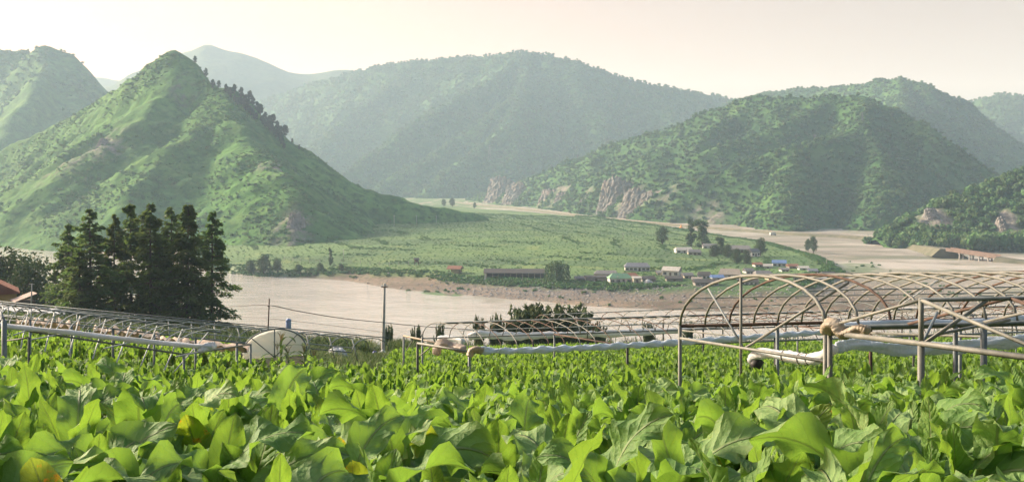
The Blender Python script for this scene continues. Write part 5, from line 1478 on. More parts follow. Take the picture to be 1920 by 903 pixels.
cable([P(420, 575, 118), P(455, 573, 90), P(504, 572, 72), P(560, 583, 76), P(640, 596, 82), P(718, 604, 87.8), P(800, 612, 90), P(960, 622, 96)], 0.03, "black cable sagging from the rusty post to the concrete pole")
cable([P(430, 592, 90), P(503, 597, 72), P(600, 607, 76), P(718, 622, 87.9)], 0.014, "thin lower wire between the rusty post and the concrete pole")
sp = on_ground(57, 150); st = P(60, 531, 150)
pole2 = empty("utility_pole", sp, 0, "small pale pole with a short crossbar right of the yellow house", "utility pole")
G = Geo(); G.tube([(0, 0, -0.3), tuple(st - sp)], [0.12, 0.09], 8); G.build("shaft", CONC, pole2, True)
G = Geo(); q = st - sp; G.box(q.x - 0.45, q.x + 0.35, q.y - 0.05, q.y + 0.05, q.z - 0.15, q.z - 0.05); G.build("crossarm", CONC, pole2)
# ------------------------------------------------------------------ houses
def wallm(n, c, k=0.8): return simple(n, tuple(x * k for x in c), c, 0.8, 0.9, bump=0.01)
def roofm(n, c):
    t = NT(n); oc = t.objc()
    wv = t.add("ShaderNodeTexWave"); wv.inputs["Scale"].default_value = 1.2; wv.inputs["Distortion"].default_value = 0.4; t.l.new(oc, wv.inputs[0])
    f = t.ramp(t.noise(1.2, 5, 0.65, oc), 0.35, 0.65)
    cc = t.mix(f, tuple(x * 0.72 for x in c), c)
    t.color(t.mix(t.math('MULTIPLY', wv.outputs["Fac"], 0.25), cc, tuple(x * 0.6 for x in c))); t.rough(0.85); t.bump(wv.outputs["Fac"], 0.04)
    return t.m
W_WHITE, W_CREAM, W_GREY, W_YEL, W_PINK = wallm("white_plaster", (0.66, 0.66, 0.63)), wallm("cream_plaster", (0.52, 0.47, 0.36)), wallm("grey_plaster", (0.26, 0.25, 0.23)), wallm("yellow_plaster", (0.52, 0.35, 0.10)), wallm("pink_plaster", (0.55, 0.34, 0.25))
R_GREY, R_DARK, R_BLUE, R_GREEN, R_RED, R_TAN, R_PALE, R_ORANGE, R_BRIGHT = roofm("grey_tiles", (0.20, 0.20, 0.20)), roofm("dark_tiles", (0.075, 0.072, 0.070)), roofm("blue_grey_tiles", (0.17, 0.19, 0.23)), roofm("green_sheet_roof", (0.20, 0.40, 0.24)), roofm("red_brown_tiles", (0.26, 0.12, 0.075)), roofm("tan_tiles", (0.36, 0.32, 0.27)), roofm("pale_sheet_roof", (0.50, 0.49, 0.45)), roofm("orange_tiles", (0.42, 0.16, 0.09)), roofm("bright_blue_sheet", (0.15, 0.26, 0.52))
GLASS = simple("window_glass", (0.03, 0.035, 0.04), (0.06, 0.065, 0.07), 2, 0.15)
WOODD = simple("dark_wood", (0.07, 0.05, 0.035), (0.13, 0.10, 0.07), 3, 0.85)
FRAME = simple("window_frame", (0.40, 0.39, 0.36), (0.52, 0.51, 0.48), 3, 0.7)
def gable_roof(w, dp, h0, rise, over, mat, parent, name="roof", hip=0.0, thick=0.18):
    a, b = w / 2 + over, dp / 2 + over; hx = a - hip
    V = [(-a, -b, h0), (a, -b, h0), (a, b, h0), (-a, b, h0), (-hx, 0, h0 + rise), (hx, 0, h0 + rise)]
    V += [(x, y, z + thick) for x, y, z in V]
    Fc = [(6, 7, 11, 10), (8, 9, 10, 11), (7, 8, 11), (9, 6, 10), (0, 4, 5, 1), (2, 5, 4, 3), (1, 5, 2), (3, 4, 0), (0, 1, 7, 6), (2, 3, 9, 8), (1, 2, 8, 7), (3, 0, 6, 9)]
    return obj(name, mesh_data(name, V, Fc, mat), parent)
def house(name, loc, rz, w, dp, wh, rise, wm, rm, label, cat="house", group=None, nwin=3, door=True, hip=0.0, over=0.4, chimney=False, gable=True):
    e = empty(name, loc, rz, label, cat, group)
    V = box_verts(-w / 2, w / 2, -dp / 2, dp / 2, -0.8, wh)
    Fc = [BOXF[0]] + BOXF[2:] + [BOXF[1]]
    if hip == 0.0:
        V = V + [(-w / 2, 0, wh + rise), (w / 2, 0, wh + rise)]; Fc = [BOXF[0], BOXF[2], BOXF[4], (0, 4, 8, 7, 3), (1, 2, 6, 9, 5), (4, 5, 9, 8), (6, 7, 8, 9)]
    obj("wall", mesh_data("wall", V, Fc, wm), e)
    rf = gable_roof(w, dp, wh - 0.02 + (0.03 if hip else 0.04), rise, over, rm, e, hip=hip)
    if chimney:
        G = Geo(); G.box(w * 0.2, w * 0.2 + 0.5, -0.25, 0.25, wh + rise * 0.5, wh + rise + 0.8); G.build("chimney", W_GREY, rf)
    slots = nwin + (1 if door else 0)
    for i in range(slots):
        x = -w / 2 + w * (i + 0.5) / slots
        if door and i == slots // 2:
            G = Geo(); G.box(x - 0.5, x + 0.5, -dp / 2 - 0.05, -dp / 2 + 0.02, 0.0, min(2.0, wh - 0.25)); dr = G.build("door", WOODD, e)
            G = Geo(); G.box(x + 0.3, x + 0.38, -dp / 2 - 0.1, -dp / 2 - 0.05, 0.95, 1.05); G.build("handle", FRAME, dr)
        else:
            ww = min(0.75, w / slots * 0.32)
            G = Geo(); G.box(x - ww, x + ww, -dp / 2 - 0.04, -dp / 2 + 0.02, wh * 0.34, wh * 0.78); wn_ = G.build("window", GLASS, e)
            G = Geo()
            for q in (-ww - 0.06, -0.03, ww): G.box(x + q, x + q + 0.06, -dp / 2 - 0.09, -dp / 2 - 0.04, wh * 0.34 - 0.04, wh * 0.78 + 0.04)
            G.build("frame", FRAME, wn_)
            G = Geo(); G.box(x - ww - 0.12, x + ww + 0.12, -dp / 2 - 0.16, -dp / 2 - 0.0405, wh * 0.34 - 0.12, wh * 0.34 - 0.041); G.build("sill", FRAME, wn_)
    return e
def at_base(px, base, z=-46.5):
    for _ in range(6):
        d = -z * F / (base - HY); x = (px - CX) / F * d; z = gz(x, d)
    return x, d, z
GV = "village houses across the river"
def vh(px, base, wpx, hpx, rm, wm, label, rz=0.0, nwin=3, hip=0.0, door=True, dp=None, frac=0.52, cat="house", chimney=False):
    x, d, z = at_base(px, base); w = wpx / F * d; tot = hpx / F * d * 1.12
    dp = dp or min(7.0, max(4.0, w * 0.5))
    return house("house" if cat == "house" else "shed", (x, d + dp / 2, z - 0.1), rz, w, dp, tot * frac, tot * (1 - frac), wm, rm, label, cat, GV, nwin, door, hip and w * hip, 0.35, chimney)
vh(1163, 531, 42, 16, R_GREEN, W_WHITE, "white house with a bright green hipped roof nearest the water", 0.12, 3, 0.2)
vh(1196, 508, 46, 13, R_BLUE, W_WHITE, "long white house with a blue-grey roof above the green-roofed house", -0.06, 5, 0.12)
vh(1261, 518, 32, 16, R_PALE, W_WHITE, "white house with a pale steep roof right of the blue-grey roofed house", -0.5, 2, 0.0, frac=0.6)
vh(1180, 523, 34, 10, R_RED, W_GREY, "low house with a rusty red-brown roof behind the green-roofed house", 0.05, 2, 0.2)
vh(1194, 532, 14, 12, R_PALE, W_CREAM, "small cream flat shed attached right of the green-roofed house", 0.1, 0, 0.0, cat="shed", frac=0.8)
vh(1137, 520, 42, 11, R_GREY, W_CREAM, "long grey-roofed low house left of the red roof", -0.1, 3, 0.12)
vh(1118, 530, 40, 9, R_DARK, W_GREY, "dark flat-roofed ruin below the long grey roof", 0.0, 0, 0.0, cat="shed", frac=0.75)
vh(1216, 528, 26, 9, R_DARK, W_GREY, "dark grey shed right of the cream shed", 0.15, 1, 0.1, cat="shed")
vh(1265, 527, 30, 8, R_DARK, W_GREY, "low dark roof in front of the white steep-roofed house", 0.0, 0, 0.0, cat="shed")
vh(1290, 519, 18, 9, R_GREY, W_CREAM, "small cream house right of the white steep-roofed house", 0.2, 1, 0.0)
vh(1322, 519, 24, 11, R_DARK, W_WHITE, "white house with a dark roof left of the blue sheet", -0.15, 2, 0.1)
vh(1346, 521, 22, 8, R_BRIGHT, W_WHITE, "shed covered with a bright blue sheet beside the tan roof", 0.1, 0, 0.0, cat="shed", frac=0.5)
vh(1371, 521, 40, 15, R_TAN, W_WHITE, "house with a broad tan roof just above the big frame's top", -0.3, 2, 0.1, frac=0.4)
vh(1325, 536, 44, 11, R_DARK, W_GREY, "dark ruined row house on the muddy bank", 0.05, 4, 0.0)
vh(1405, 513, 16, 9, R_GREY, W_WHITE, "tiny white and grey house among the gardens", 0.2, 1, 0.0)
vh(1440, 503, 16, 7, R_PALE, W_WHITE, "small white shed left of the blue-roofed house", 0.0, 0, 0.0, cat="shed")
vh(1463, 499, 24, 10, R_BRIGHT, W_WHITE, "white house with a bright blue roof in the right part of the village", -0.2, 2, 0.0)
vh(1488, 503, 18, 7, R_RED, W_GREY, "low red-brown roofed shed right of the blue-roofed house", 0.1, 0, 0.0, cat="shed")
vh(1508, 506, 18, 6, R_PALE, W_WHITE, "low white-roofed shed at the right of the village", 0.0, 0, 0.0, cat="shed")
vh(1432, 518, 30, 9, R_GREY, W_GREY, "grey roofed house low in the village right of the tan roof", 0.1, 2, 0.1)
vh(1503, 525, 24, 10, R_BLUE, W_CREAM, "blue-grey roofed house just above the big frame's ridge", -0.4, 1, 0.0)
vh(1555, 521, 28, 10, R_DARK, W_GREY, "dark roofed house at the village's right end", 0.2, 1, 0.1)
vh(1405, 540, 34, 9, R_DARK, W_WHITE, "broken white-walled shed seen through the big frame", 0.0, 3, 0.0)
vh(1535, 541, 30, 8, R_PALE, W_GREY, "pale roofed shed on the bank seen through the big frame", 0.1, 1, 0.0, cat="shed")
vh(1283, 474, 32, 9, R_PALE, W_WHITE, "pale roofed house left below the tall pair of trees", 0.1, 2, 0.1)
vh(1303, 478, 24, 9, R_GREY, W_CREAM, "grey roofed house below the tall pair of trees", 0.0, 2, 0.1)
vh(1333, 466, 28, 8, R_GREY, W_WHITE, "grey roofed house right behind the tall pair of trees", -0.1, 2, 0.1)
vh(1388, 474, 44, 12, R_GREY, W_GREY, "largest grey roofed house at the top of the village", -0.2, 3, 0.1)
vh(1414, 481, 22, 13, R_GREY, W_WHITE, "white-gabled house beside the round dark tree", 0.6, 2, 0.0, frac=0.6)
vh(1472, 509, 14, 6, R_GREY, W_WHITE, "tiny grey-roofed shed just below the bright blue-roofed house", 0.1, 1, 0.0, cat="shed")
vh(1526, 512, 16, 7, R_BLUE, W_WHITE, "small blue-grey shed between the low white roof and the village's right end", -0.1, 1, 0.0, cat="shed")
vh(1448, 525, 18, 8, R_DARK, W_CREAM, "small dark-roofed cream house right below the grey low house", 0.2, 1, 0.0)
vh(1422, 500, 14, 7, R_RED, W_WHITE, "tiny red-brown roofed white house left of the small white shed", 0.1, 1, 0.0)
vh(1240, 514, 16, 7, R_GREY, W_CREAM, "small grey shed between the blue-grey roof and the pale steep roof", 0.0, 1, 0.0, cat="shed")
vh(1090, 526, 22, 7, R_GREY, W_GREY, "grey shed just right of the weeping willow", 0.1, 1, 0.0, cat="shed")
vh(1308, 528, 18, 7, R_TAN, W_CREAM, "small tan-roofed shed above the dark ruined row house", -0.2, 1, 0.0, cat="shed")
x, d, z = at_base(1230, 535)
tag(lump("tarpaulin_heap", (0, 0, 0), 2.0, 1.6, 1.9, PL_WHITE, 12, None, amp=0.2), "white tarpaulin heap on the bank right of the dark grey shed", "heap").location = (x - 3.5, d, z - 0.1)
# the long open shed
x, d, z = at_base(968, 522)
sw, sdp, shh = 118 / F * d, 6.5, 2.5
sh = empty("open_shed", (x, d + 3.2, z - 0.1), -0.06, "long open-fronted shed with a dark roof on posts at the river bank", "shed")
G = Geo(); G.box(-sw / 2, sw / 2, sdp / 2 - 0.25, sdp / 2, -0.6, shh); G.box(-sw / 2, -sw / 2 + 0.25, -sdp / 2, sdp / 2 - 0.25, -0.6, shh); G.box(sw / 2 - 0.25, sw / 2, -sdp / 2, sdp / 2 - 0.25, -0.6, shh); G.build("wall", W_GREY, sh)
G = Geo(); G.box(-sw / 2 - 0.02, -sw / 2 + 0.9, -sdp / 2 - 0.03, -sdp / 2, -0.6, shh); G.build("end_wall", W_WHITE, sh)
gable_roof(sw, sdp, shh + 0.02, 1.7, 0.5, R_DARK, sh)
for i in range(11):
    G = Geo(); xx = -sw / 2 + 0.9 + (sw - 1.2) * i / 10; G.box(xx - 0.14, xx + 0.14, -sdp / 2 - 0.03, -sdp / 2 + 0.2, -0.6, shh); G.build("post", W_CREAM, sh)
# thatched hut left of it
x, d, z = at_base(853, 516); hw = 24 / F * d
hut = empty("open_hut", (x, d + 2, z - 0.1), -0.25, "small open hut with a brownish tiled roof left of the long shed", "hut")
gable_roof(hw, 4.5, 2.1, 1.4, 0.5, R_RED, hut)
for sx_2 in (-1, 1):
    for sy_2 in (-1, 1):
        G = Geo(); G.box(sx_2 * hw * 0.42 - 0.1, sx_2 * hw * 0.42 + 0.1, sy_2 * 1.9 - 0.1, sy_2 * 1.9 + 0.1, -0.6, 2.14); G.build("post", WOODD, hut)
G = Geo(); G.box(-hw * 0.4, hw * 0.4, 1.6, 1.78, -0.6, 2.1); G.box(-hw * 0.05, hw * 0.4, -1.0, -0.85, -0.6, 1.4); G.build("wall", W_CREAM, hut)
x, d, z = at_base(914, 521)
# lookout on stilts
x, d, z = at_base(781, 497)
lo = empty("lookout_hut", (x, d, z), 0.2, "small dark lookout hut on stilts in the green field", "hut")
for a_ in (-1, 1):
    for b_ in (-1, 1): G = Geo(); G.tube([(a_ * 1.0, b_ * 0.9, -0.4), (a_ * 0.85, b_ * 0.8, 2.9)], 0.09, 6); G.build("stilt", WOODD, lo)
G = Geo(); G.box(-1.1, 1.1, -1.0, 1.0, 1.6, 1.75); G.box(-1.0, 1.0, 0.8, 0.9, 1.75, 2.9); G.build("floor", WOODD, lo)
gable_roof(2.2, 2.0, 2.9, 0.8, 0.35, R_DARK, lo)
# boat
x, d, z = at_base(535, 505, -51)
bt = empty("white_boat", (x, d, z + 0.1), 0.1, "white boat drawn up on the bank below the dark crag", "boat")
st_ = [(-3.6, 0.25, 0.6, 1.2), (-2.4, 0.95, 0.15, 1.05), (0, 1.15, 0.0, 0.95), (2.4, 1.1, 0.05, 1.0), (3.3, 0.95, 0.15, 1.05)]
V, Fc = [], []
for xx, hb, kz, tz in st_: V += [(xx, -hb, tz), (xx, -hb * 0.7, kz + 0.25), (xx, 0, kz), (xx, hb * 0.7, kz + 0.25), (xx, hb, tz)]
for i in range(4):
    for k in range(4): Fc.append((i * 5 + k, i * 5 + k + 1, (i + 1) * 5 + k + 1, (i + 1) * 5 + k))
    Fc.append((i * 5, (i + 1) * 5, (i + 1) * 5 + 4, i * 5 + 4))
Fc += [(20, 21, 22, 23, 24), (4, 3, 2, 1, 0)]
obj("hull", mesh_data("hull", V, Fc, W_WHITE), bt)
G = Geo(); G.box(-1.2, 2.6, -0.85, 0.85, 0.9, 2.1); cb = G.build("cabin", W_WHITE, bt)
for i in range(3): G = Geo(); G.box(-0.95 + i * 1.2, -0.1 + i * 1.2, -0.9, -0.84, 1.35, 1.85); G.build("window", GLASS, cb)
G = Geo(); G.box(-1.4, 2.8, -1.0, 1.0, 2.1, 2.2); G.build("roof", PL_BLUE, bt)

# yellow house at the left edge
hx, hd = (2 - CX) / F * 160, 160.0
yb = P(6, 578, 160).z
yh = house("yellow_house", (hx - 0.5, hd, yb), math.radians(-62), 7.0, 5.2, 2.6, 1.7, W_YEL, R_ORANGE, "yellow house with an orange-red gabled roof at the left edge", "house", None, 2, True, 0.0, 0.45)
G = Geo(); G.box(3.5, 3.56, -0.5, 0.1, 2.7, 3.3); wq = G.build("window", GLASS, yh)
G = Geo(); G.box(3.56, 3.6, -0.57, -0.5, 2.65, 3.35); G.box(3.56, 3.6, 0.1, 0.17, 2.65, 3.35); G.build("frame", FRAME, wq)
lt = empty("lean_to_shed", (P(44, 572, 155).x, 155, P(44, 578, 155).z), -0.9, "low shed with a pale pinkish sloping roof beside the yellow house", "shed")
V = [(-1.7, -1.6, 1.2), (1.7, -1.6, 1.2), (1.7, 1.6, 2.3), (-1.7, 1.6, 2.3)]; V += [(a, b, c + 0.12) for a, b, c in V]
obj("roof", mesh_data("roof", V, BOXF, roofm("pale_pink_sheet", (0.50, 0.38, 0.32))), lt)
G = Geo(); G.box(-1.5, 1.5, -1.4, 1.4, -0.8, 1.25); G.build("wall", WOODD, lt)

# ------------------------------------------------------------------ far bank: road, bridge, building, poles, cliffs
ASPH = simple("road_concrete", (0.20, 0.195, 0.18), (0.26, 0.25, 0.23), 0.2, 0.9, coord='geo')
EARTH = simple("embankment", (0.085, 0.092, 0.055), (0.145, 0.14, 0.095), 0.15, 0.95, bump=0.3, coord='geo')
rpts = [(860, 379), (940, 386), (1000, 392), (1130, 407), (1250, 418), (1400, 429), (1500, 436), (1600, 441), (1660, 446), (1700, 455), (1778, 466)]
rp3 = [Vector((*on_level(a, b, -46.8), -46.8)) for a, b in rpts]
rp3 = catmull(rp3, 8)
def strip(name, path, offs, mat, label, cat):
    V, Fc = [], []; k = len(offs)
    for i, p in enumerate(path):
        t = path[min(i + 1, len(path) - 1)] - path[max(i - 1, 0)]; n = Vector((t.y, -t.x, 0)).normalized()
        if n.y > 0: n = -n
        V += [tuple(p + n * a + Vector((0, 0, b))) for a, b in offs]
    for i in range(len(path) - 1):
        for j in range(k - 1): Fc.append((i * k + j, i * k + j + 1, (i + 1) * k + j + 1, (i + 1) * k + j))
    if k > 3: Fc += [tuple(range(k)), tuple(range(len(V) - 1, len(V) - k - 1, -1))]
    return tag(obj(name, mesh_data(name, V, Fc, mat)), label, cat, kind="structure")
strip("embankment", rp3, [(9, -4.2), (3.6, -0.05), (-3.6, -0.05), (-7, -0.6), (-9, -4)], EARTH, "earth embankment carrying the far bank road", "embankment")
strip("road", rp3, [(3.0, 0.0), (-3.0, 0.0)], ASPH, "pale road along the foot of the right mountain", "road")
strip("parapet", [p + Vector((0, 0, 0)) for p in rp3], [(3.5, -0.04), (3.5, 0.6), (3.2, 0.6), (3.2, -0.04)], ASPH, "low parapet along the outer edge of the far road", "wall")
# bridge
b0, b1, b2 = P(1778, 466, 598), P(1872, 480, 575), P(1975, 494, 552)
br = empty("road_bridge", ((b0.x + b1.x) / 2, (b0.y + b1.y) / 2, -50), 0, "orange-red bridge deck on thin grey piers at the far right bank", "bridge")
bo = br.location
R_DECK = simple("bridge_deck", (0.21, 0.155, 0.125), (0.28, 0.205, 0.165), 0.4, 0.8)
dv = (b1 - b0); nv = Vector((dv.y, -dv.x, 0)).normalized()
def slab(nm, a, b, half, z0, z1, mat, off=0.0):
    n = nv; V = []
    for zz in (z0, z1):
        for p, s_ in ((a, -1), (b, -1), (b, 1), (a, 1)): q = p + n * (half * s_ + off); V.append((q.x - bo.x, q.y - bo.y, q.z + zz - bo.z))
    return obj(nm, mesh_data(nm, V, [(3, 2, 1, 0), (4, 5, 6, 7), (0, 1, 5, 4), (1, 2, 6, 5), (2, 3, 7, 6), (3, 0, 4, 7)], mat), br)
slab("deck", b0, b1, 3.2, -1.3, -0.3, R_DECK); slab("parapet", b0, b1, 0.14, -0.29, 0.75, R_DECK, 3.0); slab("parapet", b0, b1, 0.14, -0.29, 0.75, R_DECK, -3.0)
PIER = simple("pier_concrete", (0.30, 0.30, 0.29), (0.42, 0.41, 0.39), 0.8, 0.9)
for t in (0.27, 0.47, 0.66, 0.84):
    for s_ in (-1, 1):
        q = lerp(b0, b1, t) + nv * (2.2 * s_); G = Geo(); G.tube([(q.x - bo.x, q.y - bo.y, -53.5 - bo.z), (q.x - bo.x, q.y - bo.y, q.z - 1.3 - bo.z)], 0.42, 10); G.build("pier", PIER, br, True)
    q = lerp(b0, b1, t); V = []
    for zz in (-2.0, -1.31):
        for a_, s_ in ((-0.5, -1), (0.5, -1), (0.5, 1), (-0.5, 1)): w_ = q + dv.normalized() * a_ + nv * (2.9 * s_); V.append((w_.x - bo.x, w_.y - bo.y, q.z + zz - bo.z))
    obj("pier_cap", mesh_data("pier_cap", V, [(3, 2, 1, 0), (4, 5, 6, 7), (0, 1, 5, 4), (1, 2, 6, 5), (2, 3, 7, 6), (3, 0, 4, 7)], PIER), br)
cw = catmull([b1, lerp(b1, b2, 0.5), b2, b2 + (b2 - b1) * 0.8], 6)
strip("causeway", cw, [(12, -5.5), (4.2, -0.6), (3.2, -0.35), (-3.2, -0.35), (-10, -5.5)], EARTH, "earth causeway leading off the bridge to the right", "embankment")
sc_ = catmull([P(1700, 455, 690), P(1745, 461, 640), b0 - dv.normalized() * 1.5], 6)
strip("bridge_approach", sc_, [(15, -6.5), (9, -3.6), (4.0, -0.6), (3.2, -0.35), (-3.2, -0.35), (-8, -5)], EARTH, "earth ramp leading up to the bridge from the left", "embankment")
# pink building
bx, bd, bz = at_base(1676, 452, -48); 
pk = house("pink_building", (bx, bd + 4, bz - 0.1), -0.15, 18 / F * bd, 7.0, 18 / F * bd * 0.78, 18 / F * bd * 0.22, W_PINK, roofm("pink_red_sheet", (0.52, 0.13, 0.10)), "two-storey pinkish building with a red roof beside the far road", "building", None, 2, True, 0.0, 0.25)
for i in range(3):
    w_ = 18 / F * bd; xx = -w_ / 2 + w_ * (i + 0.5) / 3; G = Geo(); G.box(xx - 0.5, xx + 0.5, -3.56, -3.48, w_ * 0.52, w_ * 0.68); G.build("window", GLASS, pk)
bx, bd, bz = at_base(1766, 468, -48)
sn = empty("gate_tower", (bx, bd, bz), 0.1, "small white arched tower between the trees left of the bridge", "tower")
w_, h_ = 5.0 / F * bd, 17 / F * bd
G = Geo(); G.box(-w_ / 2, w_ / 2, -0.8, 0.8, -1, h_ * 0.8); G.build("wall", W_CREAM, sn)
G = Geo(); G.tube([(0, 0, h_ * 0.8), (0, 0, h_ * 0.92), (0, 0, h_ * 1.0)], [w_ * 0.55, w_ * 0.4, 0.05], 10); G.build("cap", W_WHITE, sn, True)
G = Geo(); G.box(-0.35, 0.35, -0.86, -0.8, h_ * 0.35, h_ * 0.65); G.build("window", GLASS, sn)
# orange tent and white van on the dry riverbed
bx, bd, bz = at_base(1277, 429, -48); w_ = 9 / F * bd
tn = empty("orange_tent", (bx, bd, bz), 0.2, "small orange pointed tent on the riverbank left of the tall pair of trees", "tent")
OR = simple("orange_fabric", (0.60, 0.22, 0.05), (0.75, 0.32, 0.08), 2, 0.7)
obj("canopy", mesh_data("canopy", [(-w_ / 2, -w_ / 2, 0), (w_ / 2, -w_ / 2, 0), (w_ / 2, w_ / 2, 0), (-w_ / 2, w_ / 2, 0), (-w_ * 0.12, -w_ * 0.12, w_ * 0.55), (w_ * 0.12, -w_ * 0.12, w_ * 0.55), (w_ * 0.12, w_ * 0.12, w_ * 0.55), (-w_ * 0.12, w_ * 0.12, w_ * 0.55), (0, 0, w_ * 1.0)],
        [(0, 1, 5, 4), (1, 2, 6, 5), (2, 3, 7, 6), (3, 0, 4, 7), (4, 5, 8), (5, 6, 8), (6, 7, 8), (7, 4, 8), (3, 2, 1, 0)], OR), tn)
G = Geo(); G.box(-w_ * 0.12, w_ * 0.12, -w_ / 2 - 0.03, -w_ * 0.36, 0, w_ * 0.36); G.build("door_flap", PL_CREAM, tn)
for px, base, ww, lab in ((1449, 441, 5, "tiny white box van parked on the dry riverbed"), (1285, 401, 0, None)):
    if not lab: continue
    bx, bd, bz = at_base(px, base, -50); w_ = 5.2
    vn = empty("parked_van", (bx, bd, bz), 0.3, lab, "van")
    G = Geo(); G.box(-2.6, 1.2, -1, 1, 0.45, 2.5); G.build("box", W_WHITE, vn)
    G = Geo(); G.box(1.25, 2.6, -0.95, 0.95, 0.45, 1.9); cbn = G.build("cab", W_WHITE, vn); G = Geo(); G.box(1.5, 2.3, -1.0, -0.94, 1.2, 1.75); G.build("window", GLASS, cbn)
    for a_ in (-1.7, 1.9):
        for b_ in (-0.95, 0.95): G = Geo(); G.tube([(a_, b_ - 0.12, 0.4), (a_, b_ + 0.12, 0.4)], 0.4, 12); G.build("wheel", BLACK, vn)

# wire fence on posts along the field's lower edge
fx, fd, fz = at_base(600, 494, -48)
fe = empty("wire_fence", (fx, fd, fz), 0, "row of pale fence posts with wire between the crag and the fields", "fence")
last = None
for i, (px, by) in enumerate([(533, 487), (549, 488), (563, 489), (580, 490), (600, 491), (622, 492), (640, 493), (658, 494), (676, 495), (694, 496), (712, 497), (730, 498), (748, 498), (766, 498)]):
    x, d, z = at_base(px, by, -48); z = max(z, float(hf1(np.array([x]), np.array([d]))[0]))
    G = Geo(); G.tube([(x - fx, d - fd, z - fz - 0.3), (x - fx + 0.05 * (i % 3 - 1), d - fd, z - fz + 2.1)], 0.13, 6); G.build("post", CONC, fe)
    if last is not None:
        for h_ in (1.0, 1.8): G = Geo(); G.tube([(last[0] - fx, last[1] - fd, last[2] - fz + h_), (x - fx, d - fd, z - fz + h_)], 0.03, 4); G.build("wire", STEEL_B, fe)
    last = (x, d, z)
# power poles across the valley
def far_pole(px, base, top, label, z=-46.5, r=0.16, name="utility_pole", grp="power poles across the valley", onhill=False):
    x, d, zz = at_base(px, base, z)
    if onhill: zz = max(zz, float(hf1(np.array([x]), np.array([d]))[0]))
    h = (base - top) / F * d
    e = empty(name, (x, d, zz), 0, label, "utility pole", grp)
    G = Geo(); G.tube([(0, 0, -0.5), (0, 0, h)], [r, r * 0.7], 8); G.build("shaft", CONC, e, True)
    G = Geo(); G.box(-0.8, 0.8, -0.06, 0.06, h - 0.7, h - 0.55); G.build("crossarm", CONC, e)
far_pole(644, 492, 468, "pale power pole right of the slender pale tree at the field edge")
far_pole(618, 487, 466, "power pole beside the slender pale tree below the crag")
far_pole(739, 425, 403, "power pole low on the hill flank, leftmost of three", -40)
far_pole(781, 423, 403, "power pole on the field slope, middle of three", -42)
far_pole(818, 421, 404, "power pole on the field slope, rightmost of three", -43)
far_pole(1550, 497, 480, "power pole left of two at the tongue's right tip", -48); far_pole(1562, 495, 478, "power pole right of two at the tongue's right tip", -48)
far_pole(1168, 449, 436, "thin power pole in the upper fields", -44)
far_pole(1158, 531, 517, "power pole before the green-roofed house", -47)
def pylon(px, base_y, top, d, key, label):
    hf = MTN[key][0]; x = (px - CX) / F * d; z = float(hf(np.array([x]), np.array([d]))[0]); h = (base_y - top) / F * d + 4
    e = empty("lattice_pylon", (x, d, z), 0.3, label, "pylon", "pylons on the far slopes")
    w_ = h * 0.11
    for a_ in (-1, 1):
        for b_ in (-1, 1): G = Geo(); G.tube([(a_ * w_, b_ * w_, -1), (a_ * w_ * 0.3, b_ * w_ * 0.3, h * 0.7), (0, 0, h)], 0.22, 4); G.build("leg", STEEL, e)
    for k, t in enumerate((0.66, 0.8, 0.92)): G = Geo(); G.tube([(-h * 0.17, 0, h * t), (h * 0.17, 0, h * t)], 0.2, 4); G.build("crossarm", STEEL, e)
    G = Geo()
    for t in (0.15, 0.35, 0.55):
        q = w_ * (1 - t); G.tube([(-q, -q, h * t), (q * 0.8, -q * 0.8, h * (t + 0.18))], 0.12, 4); G.tube([(q, -q, h * t), (-q * 0.8, -q * 0.8, h * (t + 0.18))], 0.12, 4)
    G.build("bracing", STEEL, e)
pylon(1617, 249, 234, 1165, "right_mountain", "steel lattice pylon on the lit shoulder of the right mountain")
pylon(1528, 252, 240, 1120, "right_mountain", "small pylon left of the one on the right mountain's shoulder")
pylon(1083, 294, 284, 1640, "right_mountain", "tiny pylon on the left ridge of the right mountain")
pylon(918, 318, 293, 2250, "central_mountain", "pylon at the foot of the central mountain's spur")

# cliffs along the foot of the right mountain and rocks elsewhere
rk = NT("cliff_rock"); oc = rk.geo()
mpr = rk.add("ShaderNodeMapping"); rk.l.new(oc, mpr.inputs[0]); mpr.inputs["Scale"].default_value = (1, 1, 0.35); mpr.inputs["Rotation"].default_value = (0.2, 0.35, 0)
f1 = rk.noise(0.22, 7, 0.7, mpr.outputs[0]); f2 = rk.noise(0.06, 4, 0.6, oc)
c_ = rk.mix(rk.ramp(f1, 0.36, 0.64), (0.11, 0.111, 0.110), (0.28, 0.274, 0.262)); c_ = rk.mix(rk.ramp(f2, 0.48, 0.64), c_, (0.22, 0.19, 0.165))
c_ = rk.mix(rk.math('MULTIPLY', rk.ramp(rk.noise(0.4, 5, 0.7, oc), 0.56, 0.64), 0.85), c_, (0.06, 0.09, 0.03))
rk.color(c_); rk.rough(0.95); rk.bump(f1, 2.5, 0.9); ROCK = rk.m
